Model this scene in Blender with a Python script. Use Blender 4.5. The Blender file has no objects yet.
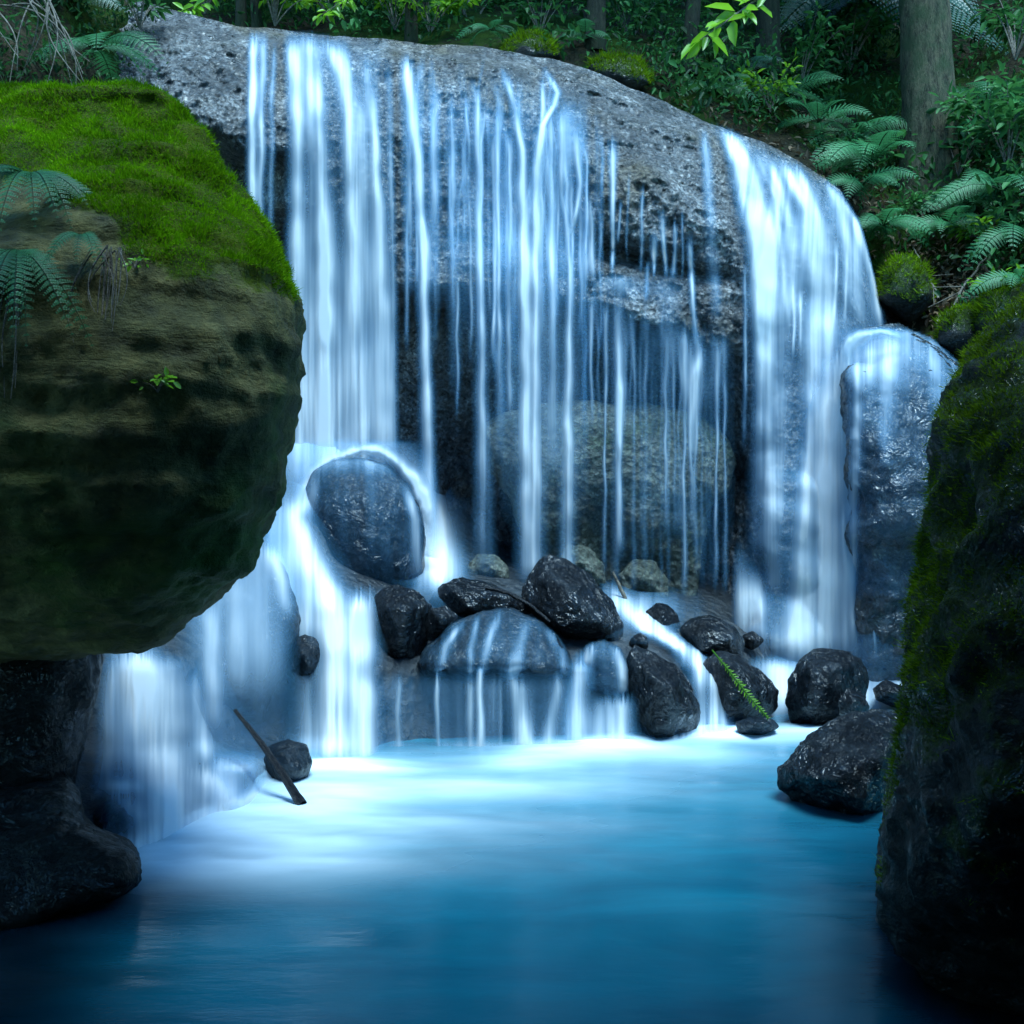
import bpy, bmesh, math, random
import numpy as np
from mathutils import Vector, Matrix

SEED = 7
random.seed(SEED)
RNG = np.random.default_rng(SEED)
SC = bpy.context.scene
COL = SC.collection
CAMZ, F = 1.6, 1000.0

# ------------------------------------------------------------------ helpers
def P(u, v, d):
    """a point of the place: sight line u,v at distance d (metres) from the camera stand"""
    u = np.asarray(u, float); v = np.asarray(v, float); d = np.asarray(d, float)
    u, v, d = np.broadcast_arrays(u, v, d)
    return np.stack([(u - 512) * d / F, d, CAMZ - (v - 512) * d / F], -1)

def uvd(p):
    d = np.maximum(p[..., 1], 0.3)
    return 512 + p[..., 0] * F / d, 512 - (p[..., 2] - CAMZ) * F / d, p[..., 1]

_perm = np.random.default_rng(3).permutation(256)
_perm = np.concatenate([_perm, _perm, _perm])
_g = np.random.default_rng(5).normal(size=(256, 3)); _g /= np.linalg.norm(_g, axis=1)[:, None]

def perlin(p):
    pi = np.floor(p).astype(int); f = p - pi
    w = f * f * f * (f * (f * 6 - 15) + 10)
    X, Y, Z = pi[..., 0] & 255, pi[..., 1] & 255, pi[..., 2] & 255
    def c(dx, dy, dz):
        h = _perm[_perm[_perm[(X + dx) & 255] + ((Y + dy) & 255)] + ((Z + dz) & 255)]
        g = _g[h]
        return g[..., 0] * (f[..., 0] - dx) + g[..., 1] * (f[..., 1] - dy) + g[..., 2] * (f[..., 2] - dz)
    def L(a, b, t): return a + (b - a) * t
    x0 = L(L(c(0,0,0), c(1,0,0), w[...,0]), L(c(0,1,0), c(1,1,0), w[...,0]), w[...,1])
    x1 = L(L(c(0,0,1), c(1,0,1), w[...,0]), L(c(0,1,1), c(1,1,1), w[...,0]), w[...,1])
    return L(x0, x1, w[..., 2]) * 1.5

def fbm(p, s=1.0, o=4, g=0.5, ridged=False):
    r = 0; a = 1.0
    p = np.asarray(p, float) * s
    for k in range(o):
        n = perlin(p + 17.3 * k)
        if ridged: n = 1 - 2 * np.abs(n)
        r = r + a * n; a *= g; p = p * 2.03
    return r

def smooth(a, b, x):
    t = np.clip((x - a) / (b - a), 0, 1); return t * t * (3 - 2 * t)

def new_mesh(name, V, faces, mat=None, attrs=None, flat=False):
    """faces: list of (n,k) int arrays"""
    me = bpy.data.meshes.new(name)
    V = np.asarray(V, float).reshape(-1, 3)
    faces = [np.asarray(f) for f in faces if len(f)]
    loops = np.concatenate([f.ravel() for f in faces]).astype(np.int32)
    tot = np.concatenate([np.full(len(f), f.shape[1]) for f in faces]).astype(np.int32)
    st = np.concatenate([[0], np.cumsum(tot)[:-1]]).astype(np.int32)
    me.vertices.add(len(V)); me.vertices.foreach_set('co', V.ravel().astype(np.float32))
    me.loops.add(len(loops)); me.loops.foreach_set('vertex_index', loops)
    me.polygons.add(len(tot)); me.polygons.foreach_set('loop_start', st); me.polygons.foreach_set('loop_total', tot)
    me.update(calc_edges=True); me.validate()
    if not flat: me.polygons.foreach_set('use_smooth', np.ones(len(me.polygons), bool))
    for k, a in (attrs or {}).items():
        at = me.attributes.new(k, 'FLOAT', 'POINT'); at.data.foreach_set('value', np.asarray(a, np.float32).ravel())
    if mat: me.materials.append(mat)
    return me

def add(name, me, parent=None, loc=None, label=None, cat=None, group=None, kind=None):
    o = bpy.data.objects.new(name, me); COL.objects.link(o)
    if loc is not None: o.location = [float(x) for x in loc]
    if parent: o.parent = parent
    if label: o['label'] = label
    if cat: o['category'] = cat
    if group: o['group'] = group
    if kind: o['kind'] = kind
    return o

def grid_faces(n, m, mask=None):
    i = np.arange(n * m).reshape(n, m)
    f = np.stack([i[:-1, :-1], i[1:, :-1], i[1:, 1:], i[:-1, 1:]], -1).reshape(-1, 4)
    if mask is not None:
        f = f[mask.reshape(-1)]
    return f

def compact(V, F_, attrs):
    used = np.unique(F_); remap = -np.ones(len(V), int); remap[used] = np.arange(len(used))
    return V[used], remap[F_], {k: np.asarray(a).ravel()[used] for k, a in attrs.items()}

# ------------------------------------------------------------------ materials
class N:
    def __init__(s, name):
        s.m = bpy.data.materials.new(name); s.m.use_nodes = True
        s.t = s.m.node_tree; s.t.nodes.clear()
        s.out = s.t.nodes.new('ShaderNodeOutputMaterial')
    def n(s, typ, ins=None, **kw):
        x = s.t.nodes.new('ShaderNode' + typ)
        for k, v in kw.items(): setattr(x, k, v)
        for k, v in (ins or {}).items():
            if hasattr(v, 'is_output') or isinstance(v, bpy.types.NodeSocket): s.t.links.new(v, x.inputs[k])
            else: x.inputs[k].default_value = v
        return x
    def math(s, op, a, b=0.0, clamp=False):
        return s.n('Math', {0: a, 1: b}, operation=op, use_clamp=clamp).outputs[0]
    def ramp(s, fac, stops):
        r = s.n('ValToRGB', {0: fac}); cr = r.color_ramp
        while len(cr.elements) < len(stops): cr.elements.new(0.5)
        for e, (p, c) in zip(cr.elements, stops):
            e.position = p; e.color = (c, c, c, 1) if np.isscalar(c) else (*c, 1)
        return r.outputs[0]
    def mix(s, f, a, b):
        x = s.n('Mix', data_type='RGBA')
        for k, v in ((0, f), (6, a), (7, b)):
            if isinstance(v, bpy.types.NodeSocket): s.t.links.new(v, x.inputs[k])
            else: x.inputs[k].default_value = v if k == 0 else (*v, 1)
        return x.outputs[2]
    def noise(s, co, scale, detail=6, rough=0.6, dist=0.0):
        return s.n('TexNoise', {'Vector': co, 'Scale': scale, 'Detail': detail, 'Roughness': rough, 'Distortion': dist}).outputs[0]
    def done(s, sh, sock='Surface'):
        s.t.links.new(sh, s.out.inputs[sock]); return s.m

def mat_rock(name, lo, mid, hi, rough=(0.15, 0.5), sc=3.0, pit=14.0, bump=0.6, stain=None, strata=False, moss=False, mossc=((0.03,0.06,0.003),(0.15,0.21,0.006)), spec=0.5, peb=0.0, dist=0.06, vstreak=0.0, film=0.0):
    k = N(name)
    co = k.n('TexCoord').outputs['Object']
    n1 = k.noise(co, sc, 8, 0.62); n2 = k.noise(co, sc * 5, 8, 0.7); n3 = k.noise(co, sc * 30, 4, 0.7)
    f = k.math('ADD', k.math('MULTIPLY', n1, 0.5), k.math('MULTIPLY', n2, 0.38))
    f = k.math('ADD', f, k.math('MULTIPLY', n3, 0.12))
    c = k.ramp(f, [(0.36, lo), (0.5, mid), (0.64, hi)])
    if vstreak:
        vm = k.n('Mapping', {'Vector': co, 'Scale': (3.2, 3.2, 0.28)}).outputs[0]
        c = k.mix(k.math('MULTIPLY', k.ramp(k.noise(vm, 1.6, 6, 0.65, 0.5), [(0.44, 0), (0.62, 1)]), vstreak), c, (0.006, 0.011, 0.012))
    if stain:
        c = k.mix(k.ramp(k.noise(co, sc * 0.5, 5, 0.6, 0.6), [(0.52, 0), (0.66, 0.85)]), c, stain)
    if peb:
        pc = k.n('TexVoronoi', {'Vector': co, 'Scale': 48.0, 'Randomness': 1.0}).outputs['Color']
        pv = k.n('SeparateColor', {0: pc}).outputs[0]
        mx = k.n('Mix', data_type='RGBA', blend_type='MULTIPLY'); mx.inputs[0].default_value = peb
        k.t.links.new(c, mx.inputs[6]); k.t.links.new(k.ramp(pv, [(0.1, 0.12), (0.55, 0.7), (0.95, 1.6)]), mx.inputs[7]); c = mx.outputs[2]
    vo = k.n('TexVoronoi', {'Vector': co, 'Scale': pit, 'Randomness': 1.0}).outputs[0]
    h = k.math('ADD', k.math('MULTIPLY', n2, 0.7), k.math('MULTIPLY', vo, 0.55))
    h = k.math('ADD', h, k.math('MULTIPLY', n3, 0.22))
    if peb: h = k.math('ADD', h, k.math('MULTIPLY', pv, 0.30 * peb))
    if strata:
        mp = k.n('Mapping', {'Vector': co, 'Scale': (0.9, 0.9, 3.6)}).outputs[0]
        st = k.noise(mp, 1.6, 8, 0.68, 0.9)
        h = k.math('ADD', h, k.math('MULTIPLY', st, 0.8))
        c = k.mix(k.ramp(st, [(0.36, 0.35), (0.5, 0.0)]), c, lo)
    bp = k.n('Bump', {'Height': h, 'Strength': bump, 'Distance': dist}).outputs[0]
    rg = k.n('MapRange', {0: n2, 1: 0.35, 2: 0.65, 3: rough[0], 4: rough[1]}).outputs[0]
    rgb = rg
    if moss:
        a = k.n('Attribute', attribute_name='moss').outputs['Fac']
        a = k.ramp(k.math('ADD', a, k.math('MULTIPLY', k.math('SUBTRACT', n2, 0.5), 0.9)), [(0.42, 0), (0.58, 1)])
        mn = k.noise(co, 40, 6, 0.7)
        mc = k.ramp(k.math('ADD', k.math('MULTIPLY', k.noise(co, 4.5, 5, 0.6), 0.55), k.math('MULTIPLY', mn, 0.45)), [(0.36, mossc[0]), (0.62, mossc[1])])
        c = k.mix(a, c, mc)
        rg = k.math('MAXIMUM', rg, k.math('MULTIPLY', a, 0.95))
        bp2 = k.n('Bump', {'Height': k.math('ADD', mn, k.math('MULTIPLY', k.noise(co, 140, 3, 0.7), 0.5)), 'Strength': 0.8, 'Distance': 0.04, 'Normal': bp}).outputs[0]
        mx = k.n('Mix', data_type='VECTOR', ins={0: a, 4: bp, 5: bp2}); bp = mx.outputs[1]
    b = k.n('BsdfPrincipled', {'Base Color': c, 'Roughness': rg, 'Normal': bp, 'Specular IOR Level': spec})
    if film:
        fh = k.math('ADD', k.noise(co, 7, 4, 0.55, 0.7), k.math('MULTIPLY', k.noise(co, 30, 2, 0.5), 0.13))
        fb = k.n('Bump', {'Height': fh, 'Strength': 1.0, 'Distance': 0.12}).outputs[0]
        k.t.links.new(fb, b.inputs['Coat Normal']); b.inputs['Coat Roughness'].default_value = 0.07; b.inputs['Coat IOR'].default_value = 1.5
        k.t.links.new(k.math('MULTIPLY', k.ramp(k.noise(co, 2.3, 4, 0.6), [(0.36, 0.25), (0.55, 1.0)]), film), b.inputs['Coat Weight'])
    return k.done(b.outputs[0])

def mat_leaf(name, c1, c2, transl=0.35, rough=0.35, spec=0.4):
    k = N(name)
    a = k.n('Attribute', attribute_name='tint').outputs['Fac']
    c = k.mix(a, c1, c2)
    b = k.n('BsdfPrincipled', {'Base Color': c, 'Roughness': rough, 'Specular IOR Level': spec})
    t = k.n('BsdfTranslucent', {'Color': k.mix(0.5, c, c2)})
    m = k.n('MixShader', {0: transl, 1: b.outputs[0], 2: t.outputs[0]})
    return k.done(m.outputs[0])

def mat_plain(name, c1, c2, sc=8, rough=0.8, bump=0.6, stretch=(1, 1, 1), patch=None):
    k = N(name)
    co = k.n('Mapping', {'Vector': k.n('TexCoord').outputs['Object'], 'Scale': stretch}).outputs[0]
    n1 = k.noise(co, sc, 8, 0.7); n2 = k.noise(co, sc * 6, 6, 0.7)
    f = k.math('ADD', k.math('MULTIPLY', n1, 0.6), k.math('MULTIPLY', n2, 0.4))
    c = k.ramp(f, [(0.4, c1), (0.58, c2)])
    if patch: c = k.mix(k.ramp(k.noise(k.n('TexCoord').outputs['Object'], 3.5, 6, 0.65), [(0.45, 0), (0.62, 0.85)]), c, patch)
    bp = k.n('Bump', {'Height': f, 'Strength': bump, 'Distance': 0.05}).outputs[0]
    return k.done(k.n('BsdfPrincipled', {'Base Color': c, 'Roughness': rough, 'Normal': bp, 'Specular IOR Level': 0.3}).outputs[0])

def mat_fall():
    k = N('falling_water')
    a = k.n('Attribute', attribute_name='veil').outputs['Fac']
    col = k.mix(k.ramp(a, [(0.08, 0.0), (0.8, 1.0)]), (0.17, 0.50, 0.82), (0.96, 0.98, 1.0))
    d = k.n('BsdfDiffuse', {'Color': col}); t = k.n('BsdfTranslucent', {'Color': col})
    m = k.n('MixShader', {0: 0.4, 1: d.outputs[0], 2: t.outputs[0]})
    tr = k.n('BsdfTransparent')
    x = k.n('MixShader', {0: a, 1: tr.outputs[0], 2: m.outputs[0]})
    return k.done(x.outputs[0])

def mat_pool():
    k = N('pool_water')
    co = k.n('TexCoord').outputs['Object']
    a = k.n('Attribute', attribute_name='foam').outputs['Fac']
    mp = k.n('Mapping', {'Vector': co, 'Scale': (0.8, 2.6, 1)}).outputs[0]
    n = k.noise(mp, 1.1, 6, 0.6, 0.6)
    c = k.ramp(n, [(0.3, (0.0, 0.086, 0.142)), (0.7, (0.0, 0.148, 0.222))])
    c = k.mix(k.n('Attribute', attribute_name='bubble_shade').outputs['Fac'], (0.0, 0.006, 0.011), c)  # dark tone paints shade into the pool colour at the sides; bubbly water stays milky
    c = k.mix(k.ramp(a, [(0.0, 0.0), (0.5, 0.42), (1.0, 1.0)]), c, (0.80, 0.93, 1.0))
    bp = k.n('Bump', {'Height': k.noise(mp, 3.0, 5, 0.6), 'Strength': 0.12, 'Distance': 0.05}).outputs[0]
    rg = k.math('ADD', 0.20, k.math('MULTIPLY', a, 0.5))
    b = k.n('BsdfPrincipled', {'Base Color': c, 'Roughness': rg, 'Normal': bp, 'Specular IOR Level': 0.38, 'IOR': 1.33})
    return k.done(b.outputs[0])

M = {}
M['cliff'] = mat_rock('wet_conglomerate', (0.010, 0.014, 0.018), (0.10, 0.105, 0.11), (0.42, 0.40, 0.38), (0.2, 0.5), 2.2, 22, 1.0, stain=(0.085, 0.066, 0.036), spec=0.6, peb=0.85, vstreak=0.55, film=0.35)
M['wet'] = mat_rock('wet_dark_rock', (0.002, 0.003, 0.004), (0.005, 0.007, 0.010), (0.022, 0.027, 0.033), (0.3, 0.5), 3.4, 9, 0.8, spec=0.06, peb=0.3, dist=0.05, film=0.85)
M['boulder'] = mat_rock('wet_smooth_rock', (0.003, 0.006, 0.010), (0.009, 0.015, 0.022), (0.036, 0.05, 0.064), (0.3, 0.5), 3.5, 22, 0.6, spec=0.1, peb=0.4, dist=0.04, film=0.5)
M['shoulder'] = mat_rock('wet_shoulder_rock', (0.005, 0.008, 0.012), (0.02, 0.03, 0.04), (0.085, 0.10, 0.12), (0.3, 0.5), 2.6, 12, 1.0, spec=0.15, peb=0.4, dist=0.06, film=1.0, stain=(0.05, 0.042, 0.028))
M['bed'] = mat_rock('wet_bed_rock', (0.003, 0.006, 0.010), (0.010, 0.016, 0.022), (0.03, 0.04, 0.05), (0.25, 0.5), 3.0, 14, 0.7)
M['back'] = mat_rock('recess_rock', (0.02, 0.03, 0.025), (0.085, 0.10, 0.078), (0.27, 0.27, 0.21), (0.3, 0.6), 2.4, 16, 1.0, stain=(0.02, 0.05, 0.018), peb=0.6)
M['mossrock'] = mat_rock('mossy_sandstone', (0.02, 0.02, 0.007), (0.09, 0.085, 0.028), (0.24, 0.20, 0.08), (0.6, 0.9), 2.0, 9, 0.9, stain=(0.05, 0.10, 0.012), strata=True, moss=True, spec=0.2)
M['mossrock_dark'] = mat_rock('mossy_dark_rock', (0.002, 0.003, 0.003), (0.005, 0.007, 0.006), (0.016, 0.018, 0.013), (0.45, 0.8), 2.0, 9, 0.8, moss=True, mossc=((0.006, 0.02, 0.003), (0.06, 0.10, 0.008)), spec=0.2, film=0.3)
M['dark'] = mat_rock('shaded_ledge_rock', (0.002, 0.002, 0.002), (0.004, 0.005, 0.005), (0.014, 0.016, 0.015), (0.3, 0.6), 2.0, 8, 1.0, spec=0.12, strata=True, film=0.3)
M['earth'] = mat_rock('forest_floor', (0.008, 0.008, 0.004), (0.025, 0.022, 0.012), (0.07, 0.052, 0.03), (0.8, 1.0), 2.5, 18, 1.0, moss=True, mossc=((0.006, 0.02, 0.003), (0.035, 0.075, 0.008)), spec=0.1)
M['mossblade'] = mat_leaf('moss_blades', (0.018, 0.065, 0.001), (0.19, 0.40, 0.004), 0.3, 0.8, 0.03)
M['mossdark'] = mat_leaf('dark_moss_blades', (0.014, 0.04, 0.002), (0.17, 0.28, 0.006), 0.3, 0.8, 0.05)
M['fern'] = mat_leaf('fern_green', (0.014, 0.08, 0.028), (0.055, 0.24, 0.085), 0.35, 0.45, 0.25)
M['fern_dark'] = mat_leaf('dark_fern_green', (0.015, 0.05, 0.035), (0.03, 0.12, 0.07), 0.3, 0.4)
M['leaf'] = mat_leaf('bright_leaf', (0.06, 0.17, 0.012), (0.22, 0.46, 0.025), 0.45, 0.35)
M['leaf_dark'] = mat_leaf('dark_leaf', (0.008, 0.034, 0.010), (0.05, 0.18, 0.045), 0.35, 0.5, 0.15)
M['dead'] = mat_leaf('dead_fern', (0.05, 0.04, 0.02), (0.16, 0.11, 0.05), 0.2, 0.8)
M['bark'] = mat_plain('bark', (0.007, 0.009, 0.005), (0.12, 0.105, 0.06), 15, 0.9, 1.0, (1, 1, 0.25), patch=(0.03, 0.055, 0.02))
M['bark_dark'] = mat_plain('dark_bark', (0.004, 0.006, 0.003), (0.035, 0.036, 0.02), 15, 0.9, 1.0, (1, 1, 0.25), patch=(0.012, 0.026, 0.008))
M['twig'] = mat_plain('twig_wood', (0.05, 0.04, 0.03), (0.2, 0.17, 0.13), 20, 0.7)
M['wetwood'] = mat_plain('wet_black_wood', (0.002, 0.002, 0.003), (0.010, 0.010, 0.012), 20, 0.25)
M['litter'] = mat_leaf('leaf_litter', (0.05, 0.03, 0.015), (0.2, 0.13, 0.07), 0.1, 0.7)
M['fall'] = mat_fall()
M['pool'] = mat_pool()

gauss = lambda u, v, cu, cv, ru, rv: np.exp(-((u - cu) / ru) ** 2 - ((v - cv) / rv) ** 2)
# ------------------------------------------------------------------ rocks
def remesh(V, faces, vox, iters=2):
    me = new_mesh('tmp', V, faces); bmx = bmesh.new(); bmx.from_mesh(me)
    bmesh.ops.recalc_face_normals(bmx, faces=bmx.faces); bmx.to_mesh(me); bmx.free()
    o = bpy.data.objects.new('tmp', me); COL.objects.link(o)
    md = o.modifiers.new('r', 'REMESH'); md.mode = 'VOXEL'; md.voxel_size = vox
    if iters:
        s = o.modifiers.new('s', 'SMOOTH'); s.iterations = iters; s.factor = 0.5
    dg = bpy.context.evaluated_depsgraph_get()
    r = bpy.data.meshes.new_from_object(o.evaluated_get(dg))
    bpy.data.objects.remove(o); bpy.data.meshes.remove(me)
    return r

def get_vn(me):
    n = len(me.vertices); V = np.empty(n * 3, np.float32); me.vertices.foreach_get('co', V)
    Nn = np.empty(n * 3, np.float32); me.vertex_normals.foreach_get('vector', Nn)
    return V.reshape(-1, 3).astype(float), Nn.reshape(-1, 3).astype(float)

def set_v(me, V):
    me.vertices.foreach_set('co', V.ravel().astype(np.float32)); me.update()
    me.polygons.foreach_set('use_smooth', np.ones(len(me.polygons), bool))

def finish_rock(name, me, mat, amp, fs, label, cat, group, ridg=0.5, attr=None, strata=0.0):
    V, Nn = get_vn(me)
    h = fbm(V + 3.1, fs, 4, 0.45) * amp + ridg * amp * fbm(V - 9.0, fs * 1.7, 4, 0.5, True)
    h += amp * 0.22 * fbm(V, fs * 7, 3, 0.5)
    if strata:
        q = V * np.array([0.6, 0.6, 5.0]); h += strata * fbm(q, 1.4, 4, 0.55)
    V = V + Nn * h[:, None]
    set_v(me, V)
    V, Nn = get_vn(me)
    if attr:
        for k, fn in attr.items():
            at = me.attributes.new(k, 'FLOAT', 'POINT'); at.data.foreach_set('value', np.asarray(fn(V, Nn), np.float32))
    base = np.array([V[:, 0].mean(), V[:, 1].mean(), V[:, 2].min()])
    set_v(me, V - base)
    me.name = name; me.materials.clear(); me.materials.append(mat)
    return add(name, me, None, base, label, cat, group)

def hull_rock(label, outline, d, front, mat, vox=0.02, amp=0.02, fs=3.0, back=0.45, cat='boulder', group=None, name='boulder', it=0, dtilt=0.0, ridg=0.45):
    """outline [(u,v)] at distance d; front [(u,v,dd)] ridge points dd metres nearer; a rounded back"""
    o = np.array(outline, float); c = o.mean(0)
    dd = d + dtilt * (o[:, 1] - c[1]) / 100.0
    pts = [P(o[:, 0], o[:, 1], dd)]
    fr = np.array(front, float); pts.append(P(fr[:, 0], fr[:, 1], d - fr[:, 2]))
    ob = c + (o - c) * 0.72; pts.append(P(ob[:, 0], ob[:, 1], d + back))
    pts = np.concatenate(pts)
    b = bmesh.new()
    for p in pts: b.verts.new(p)
    r = bmesh.ops.convex_hull(b, input=b.verts[:])
    junk = list({e for e in r['geom_interior'] + r['geom_unused'] if isinstance(e, bmesh.types.BMVert)})
    bmesh.ops.delete(b, geom=junk, context='VERTS')
    b.verts.index_update()
    V = np.array([v.co[:] for v in b.verts]); Fc = np.array([[v.index for v in f.verts] for f in b.faces if len(f.verts) == 3]); b.free()
    me = remesh(V, [Fc], vox, it)
    V, _ = get_vn(me); r = np.random.default_rng(len(label) * 7 + int(d * 100)); cc = V.mean(0)
    for k in range(3):
        nrm = r.normal(size=3); nrm[1] -= .5; nrm /= np.linalg.norm(nrm); s = (V - cc) @ nrm; lim = s.max() * r.uniform(.88, .97)
        V = V - np.maximum(s - lim, 0)[:, None] * nrm
    set_v(me, V)
    return finish_rock(name, me, mat, amp * .8, fs, label, cat, group, ridg)

def relief_rock(name, label, outline, dedge, dfront, mat, back=0.8, center=None, vox=0.03, amp=0.04, fs=1.5, p=2.5, cat='boulder', group=None, attr=None, strata=0.0, ridg=0.4, it=2, R=28):
    """closed rock: outline seen from the pool; dedge(u,v) distance of its rim, dfront(u,v) of its face"""
    o = np.array(outline, float)
    seg = np.linalg.norm(np.roll(o, -1, 0) - o, axis=1); t = np.concatenate([[0], np.cumsum(seg)])
    oc = np.vstack([o, o[:1]]); s = np.linspace(0, t[-1], 241)[:-1]
    O = np.stack([np.interp(s, t, oc[:, 0]), np.interp(s, t, oc[:, 1])], -1)
    for _ in range(3): O = (np.roll(O, 1, 0) + 2 * O + np.roll(O, -1, 0)) / 4
    c = np.array(center if center else o.mean(0), float)
    rr = np.sin(np.linspace(0, math.pi / 2, R + 1))[1:]
    V = []; n = len(O)
    def ring(r, side):
        q = c + (O - c) * r; e = dedge(q[:, 0], q[:, 1]); h = (1 - r ** p) ** (1 / p) if r < 1 else 0.0
        d = e + (dfront(q[:, 0], q[:, 1]) - e) * h if side > 0 else e + back * h
        return P(q[:, 0], q[:, 1], d)
    V = [ring(1e-3, 1)] + [ring(r, 1) for r in rr] + [ring(r, -1) for r in rr[:-1][::-1]] + [ring(1e-3, -1)]
    m = len(V); V = np.concatenate(V)
    i = np.arange(m * n).reshape(m, n); a, b2 = i[:-1], i[1:]
    f = np.stack([a, np.roll(a, -1, 1), np.roll(b2, -1, 1), b2], -1).reshape(-1, 4)
    caps = [i[0][::-1][None], i[-1][None]]
    me = remesh(V, [f] + caps, vox, it)
    return finish_rock(name, me, mat, amp, fs, label, cat, group, ridg, attr, strata)

# ------------------------------------------------------------------ cliff
lipU = np.array([90, 150, 200, 245, 300, 400, 500, 560, 600, 650, 700, 760, 800, 840, 862, 880, 905, 960, 1040])
lipV = np.array([-10, 4, 18, 28, 30, 42, 50, 60, 74, 96, 118, 142, 162, 190, 225, 300, 330, 350, 350])
def lip(u): return np.interp(u, lipU, lipV)
CT = {
 90:  [(0, 9.5), (40, 9.1), (110, 8.9), (122, 8.9), (135, 9.6), (300, 9.9), (720, 9.9)],
 150: [(4, 9.6), (40, 9.2), (100, 8.95), (118, 8.9), (130, 9.6), (300, 9.9), (720, 9.8)],
 245: [(28, 9.7), (45, 9.25), (100, 8.9), (150, 8.85), (168, 9.5), (300, 9.8), (720, 9.6)],
 300: [(30, 9.7), (45, 9.25), (120, 8.8), (205, 8.72), (222, 9.4), (300, 9.7), (720, 9.5)],
 400: [(42, 9.7), (65, 9.2), (130, 8.88), (230, 8.72), (285, 8.75), (302, 9.4), (450, 9.8), (720, 9.4)],
 500: [(50, 9.8), (80, 9.2), (130, 8.92), (170, 9.0), (245, 8.95), (258, 8.75), (292, 8.72), (312, 9.5), (450, 9.9), (720, 9.5)],
 560: [(60, 9.8), (100, 9.2), (150, 8.82), (240, 8.98), (262, 8.75), (302, 8.7), (322, 9.5), (450, 9.9), (720, 9.5)],
 640: [(92, 9.9), (120, 9.25), (180, 8.78), (240, 8.74), (262, 9.1), (276, 8.72), (322, 8.66), (340, 9.4), (450, 9.9), (720, 9.5)],
 700: [(118, 9.8), (150, 9.15), (215, 8.78), (262, 8.74), (274, 8.9), (290, 8.68), (345, 8.68), (362, 9.3), (450, 9.8), (720, 9.4)],
 742: [(136, 9.8), (165, 9.15), (230, 8.82), (330, 8.72), (395, 8.74), (412, 9.0), (520, 9.2), (720, 9.0)],
 770: [(148, 9.8), (175, 9.2), (240, 8.85), (400, 8.7), (720, 8.6)],
 810: [(168, 9.8), (195, 9.3), (250, 8.95), (400, 8.75), (720, 8.6)],
 850: [(205, 9.8), (230, 9.5), (280, 9.2), (400, 8.9), (720, 8.8)],
 880: [(300, 9.8), (320, 9.6), (400, 9.2), (720, 9.0)],
 960: [(350, 10.0), (380, 9.7), (450, 9.4), (720, 9.2)],
}
PIV = 360.0
def to_s(u, v):
    l = lip(u); return np.where(v < PIV, (v - l) / (PIV - l), 1 + (v - PIV) / 360.0)
_cu = np.array(sorted(CT)); _ss = np.linspace(0, 2, 401)
_tab = np.stack([np.interp(_ss, to_s(np.full(len(CT[c]), c, float), np.array([q[0] for q in CT[c]], float)), [q[1] for q in CT[c]]) for c in _cu])
_uu = np.arange(90, 961, 4.0)
_T = np.stack([np.interp(_uu, _cu, _tab[:, j]) for j in range(401)], 1)
def blur(A, k, ax):
    for _ in range(k): 
        B = np.pad(A, [(1, 1) if i == ax else (0, 0) for i in range(2)], mode='edge')
        A = (np.take(B, range(0, A.shape[ax]), ax) + 2 * A + np.take(B, range(2, A.shape[ax] + 2), ax)) / 4
    return A
_T = blur(blur(_T, 8, 1), 30, 0)
def bil(T, x0, dx, y0, dy, u, v):
    a = np.clip((u - x0) / dx, 0, T.shape[0] - 1.001); b = np.clip((v - y0) / dy, 0, T.shape[1] - 1.001)
    i, j = a.astype(int), b.astype(int); fa, fb = a - i, b - j
    return (T[i, j] * (1 - fa) + T[i + 1, j] * fa) * (1 - fb) + (T[i, j + 1] * (1 - fa) + T[i + 1, j + 1] * fa) * fb
def Dcliff(u, v): return bil(_T, 90, 4.0, 0, 2 / 400, u, to_s(u, v))
def cliff_noise(p):
    n = 0.16 * fbm(p, 0.9, 4, 0.5) - 0.05 * smooth(.55, .95, fbm(p * np.array([1, 1, .6]) + 4, 1.1, 3, .5, True)) + 0.035 * fbm(p + 7, 4.0, 4, 0.6, True) + 0.02 * fbm(p, 13, 3, 0.6)
    return n
nu, nv = 436, 360
U = np.linspace(90, 960, nu); S = np.linspace(0, 1, nv)
UU, SS = np.meshgrid(U, S, indexing='ij'); L0 = lip(UU)
VV = L0 + (720 - L0) * SS
DD = Dcliff(UU, VV)
W = P(UU, VV, DD)
rim = smooth(0, 0.03, SS)
NC = cliff_noise(W)
W = P(UU, VV + (1 - rim) * 3 * fbm(W, 2.0, 3), DD - NC * (0.3 + 0.7 * rim))
CLIFF_D = W[..., 1].copy()
back = []
for kx, dy in enumerate([5.0, 3.5, 2.4, 1.6, 1.0, 0.55, 0.25, 0.1]):
    q = W[:, 0].copy(); q[:, 1] += dy; q[:, 2] += 0.03 - 0.10 * dy + 0.05 * fbm(q, 1.3, 4); q[:, 0] *= (1 + dy / 10)
    back.append(q)
W2 = np.concatenate([np.stack(back, 1), W], 1)
base = np.array([0.8, 9.3, 0.0])
add('rock_cliff', new_mesh('rock_cliff', W2 - base, [grid_faces(*W2.shape[:2])[:, ::-1]], M['cliff']), None, base,
    'broad overhanging grey rock ledge that the waterfall pours over', 'cliff')

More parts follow.
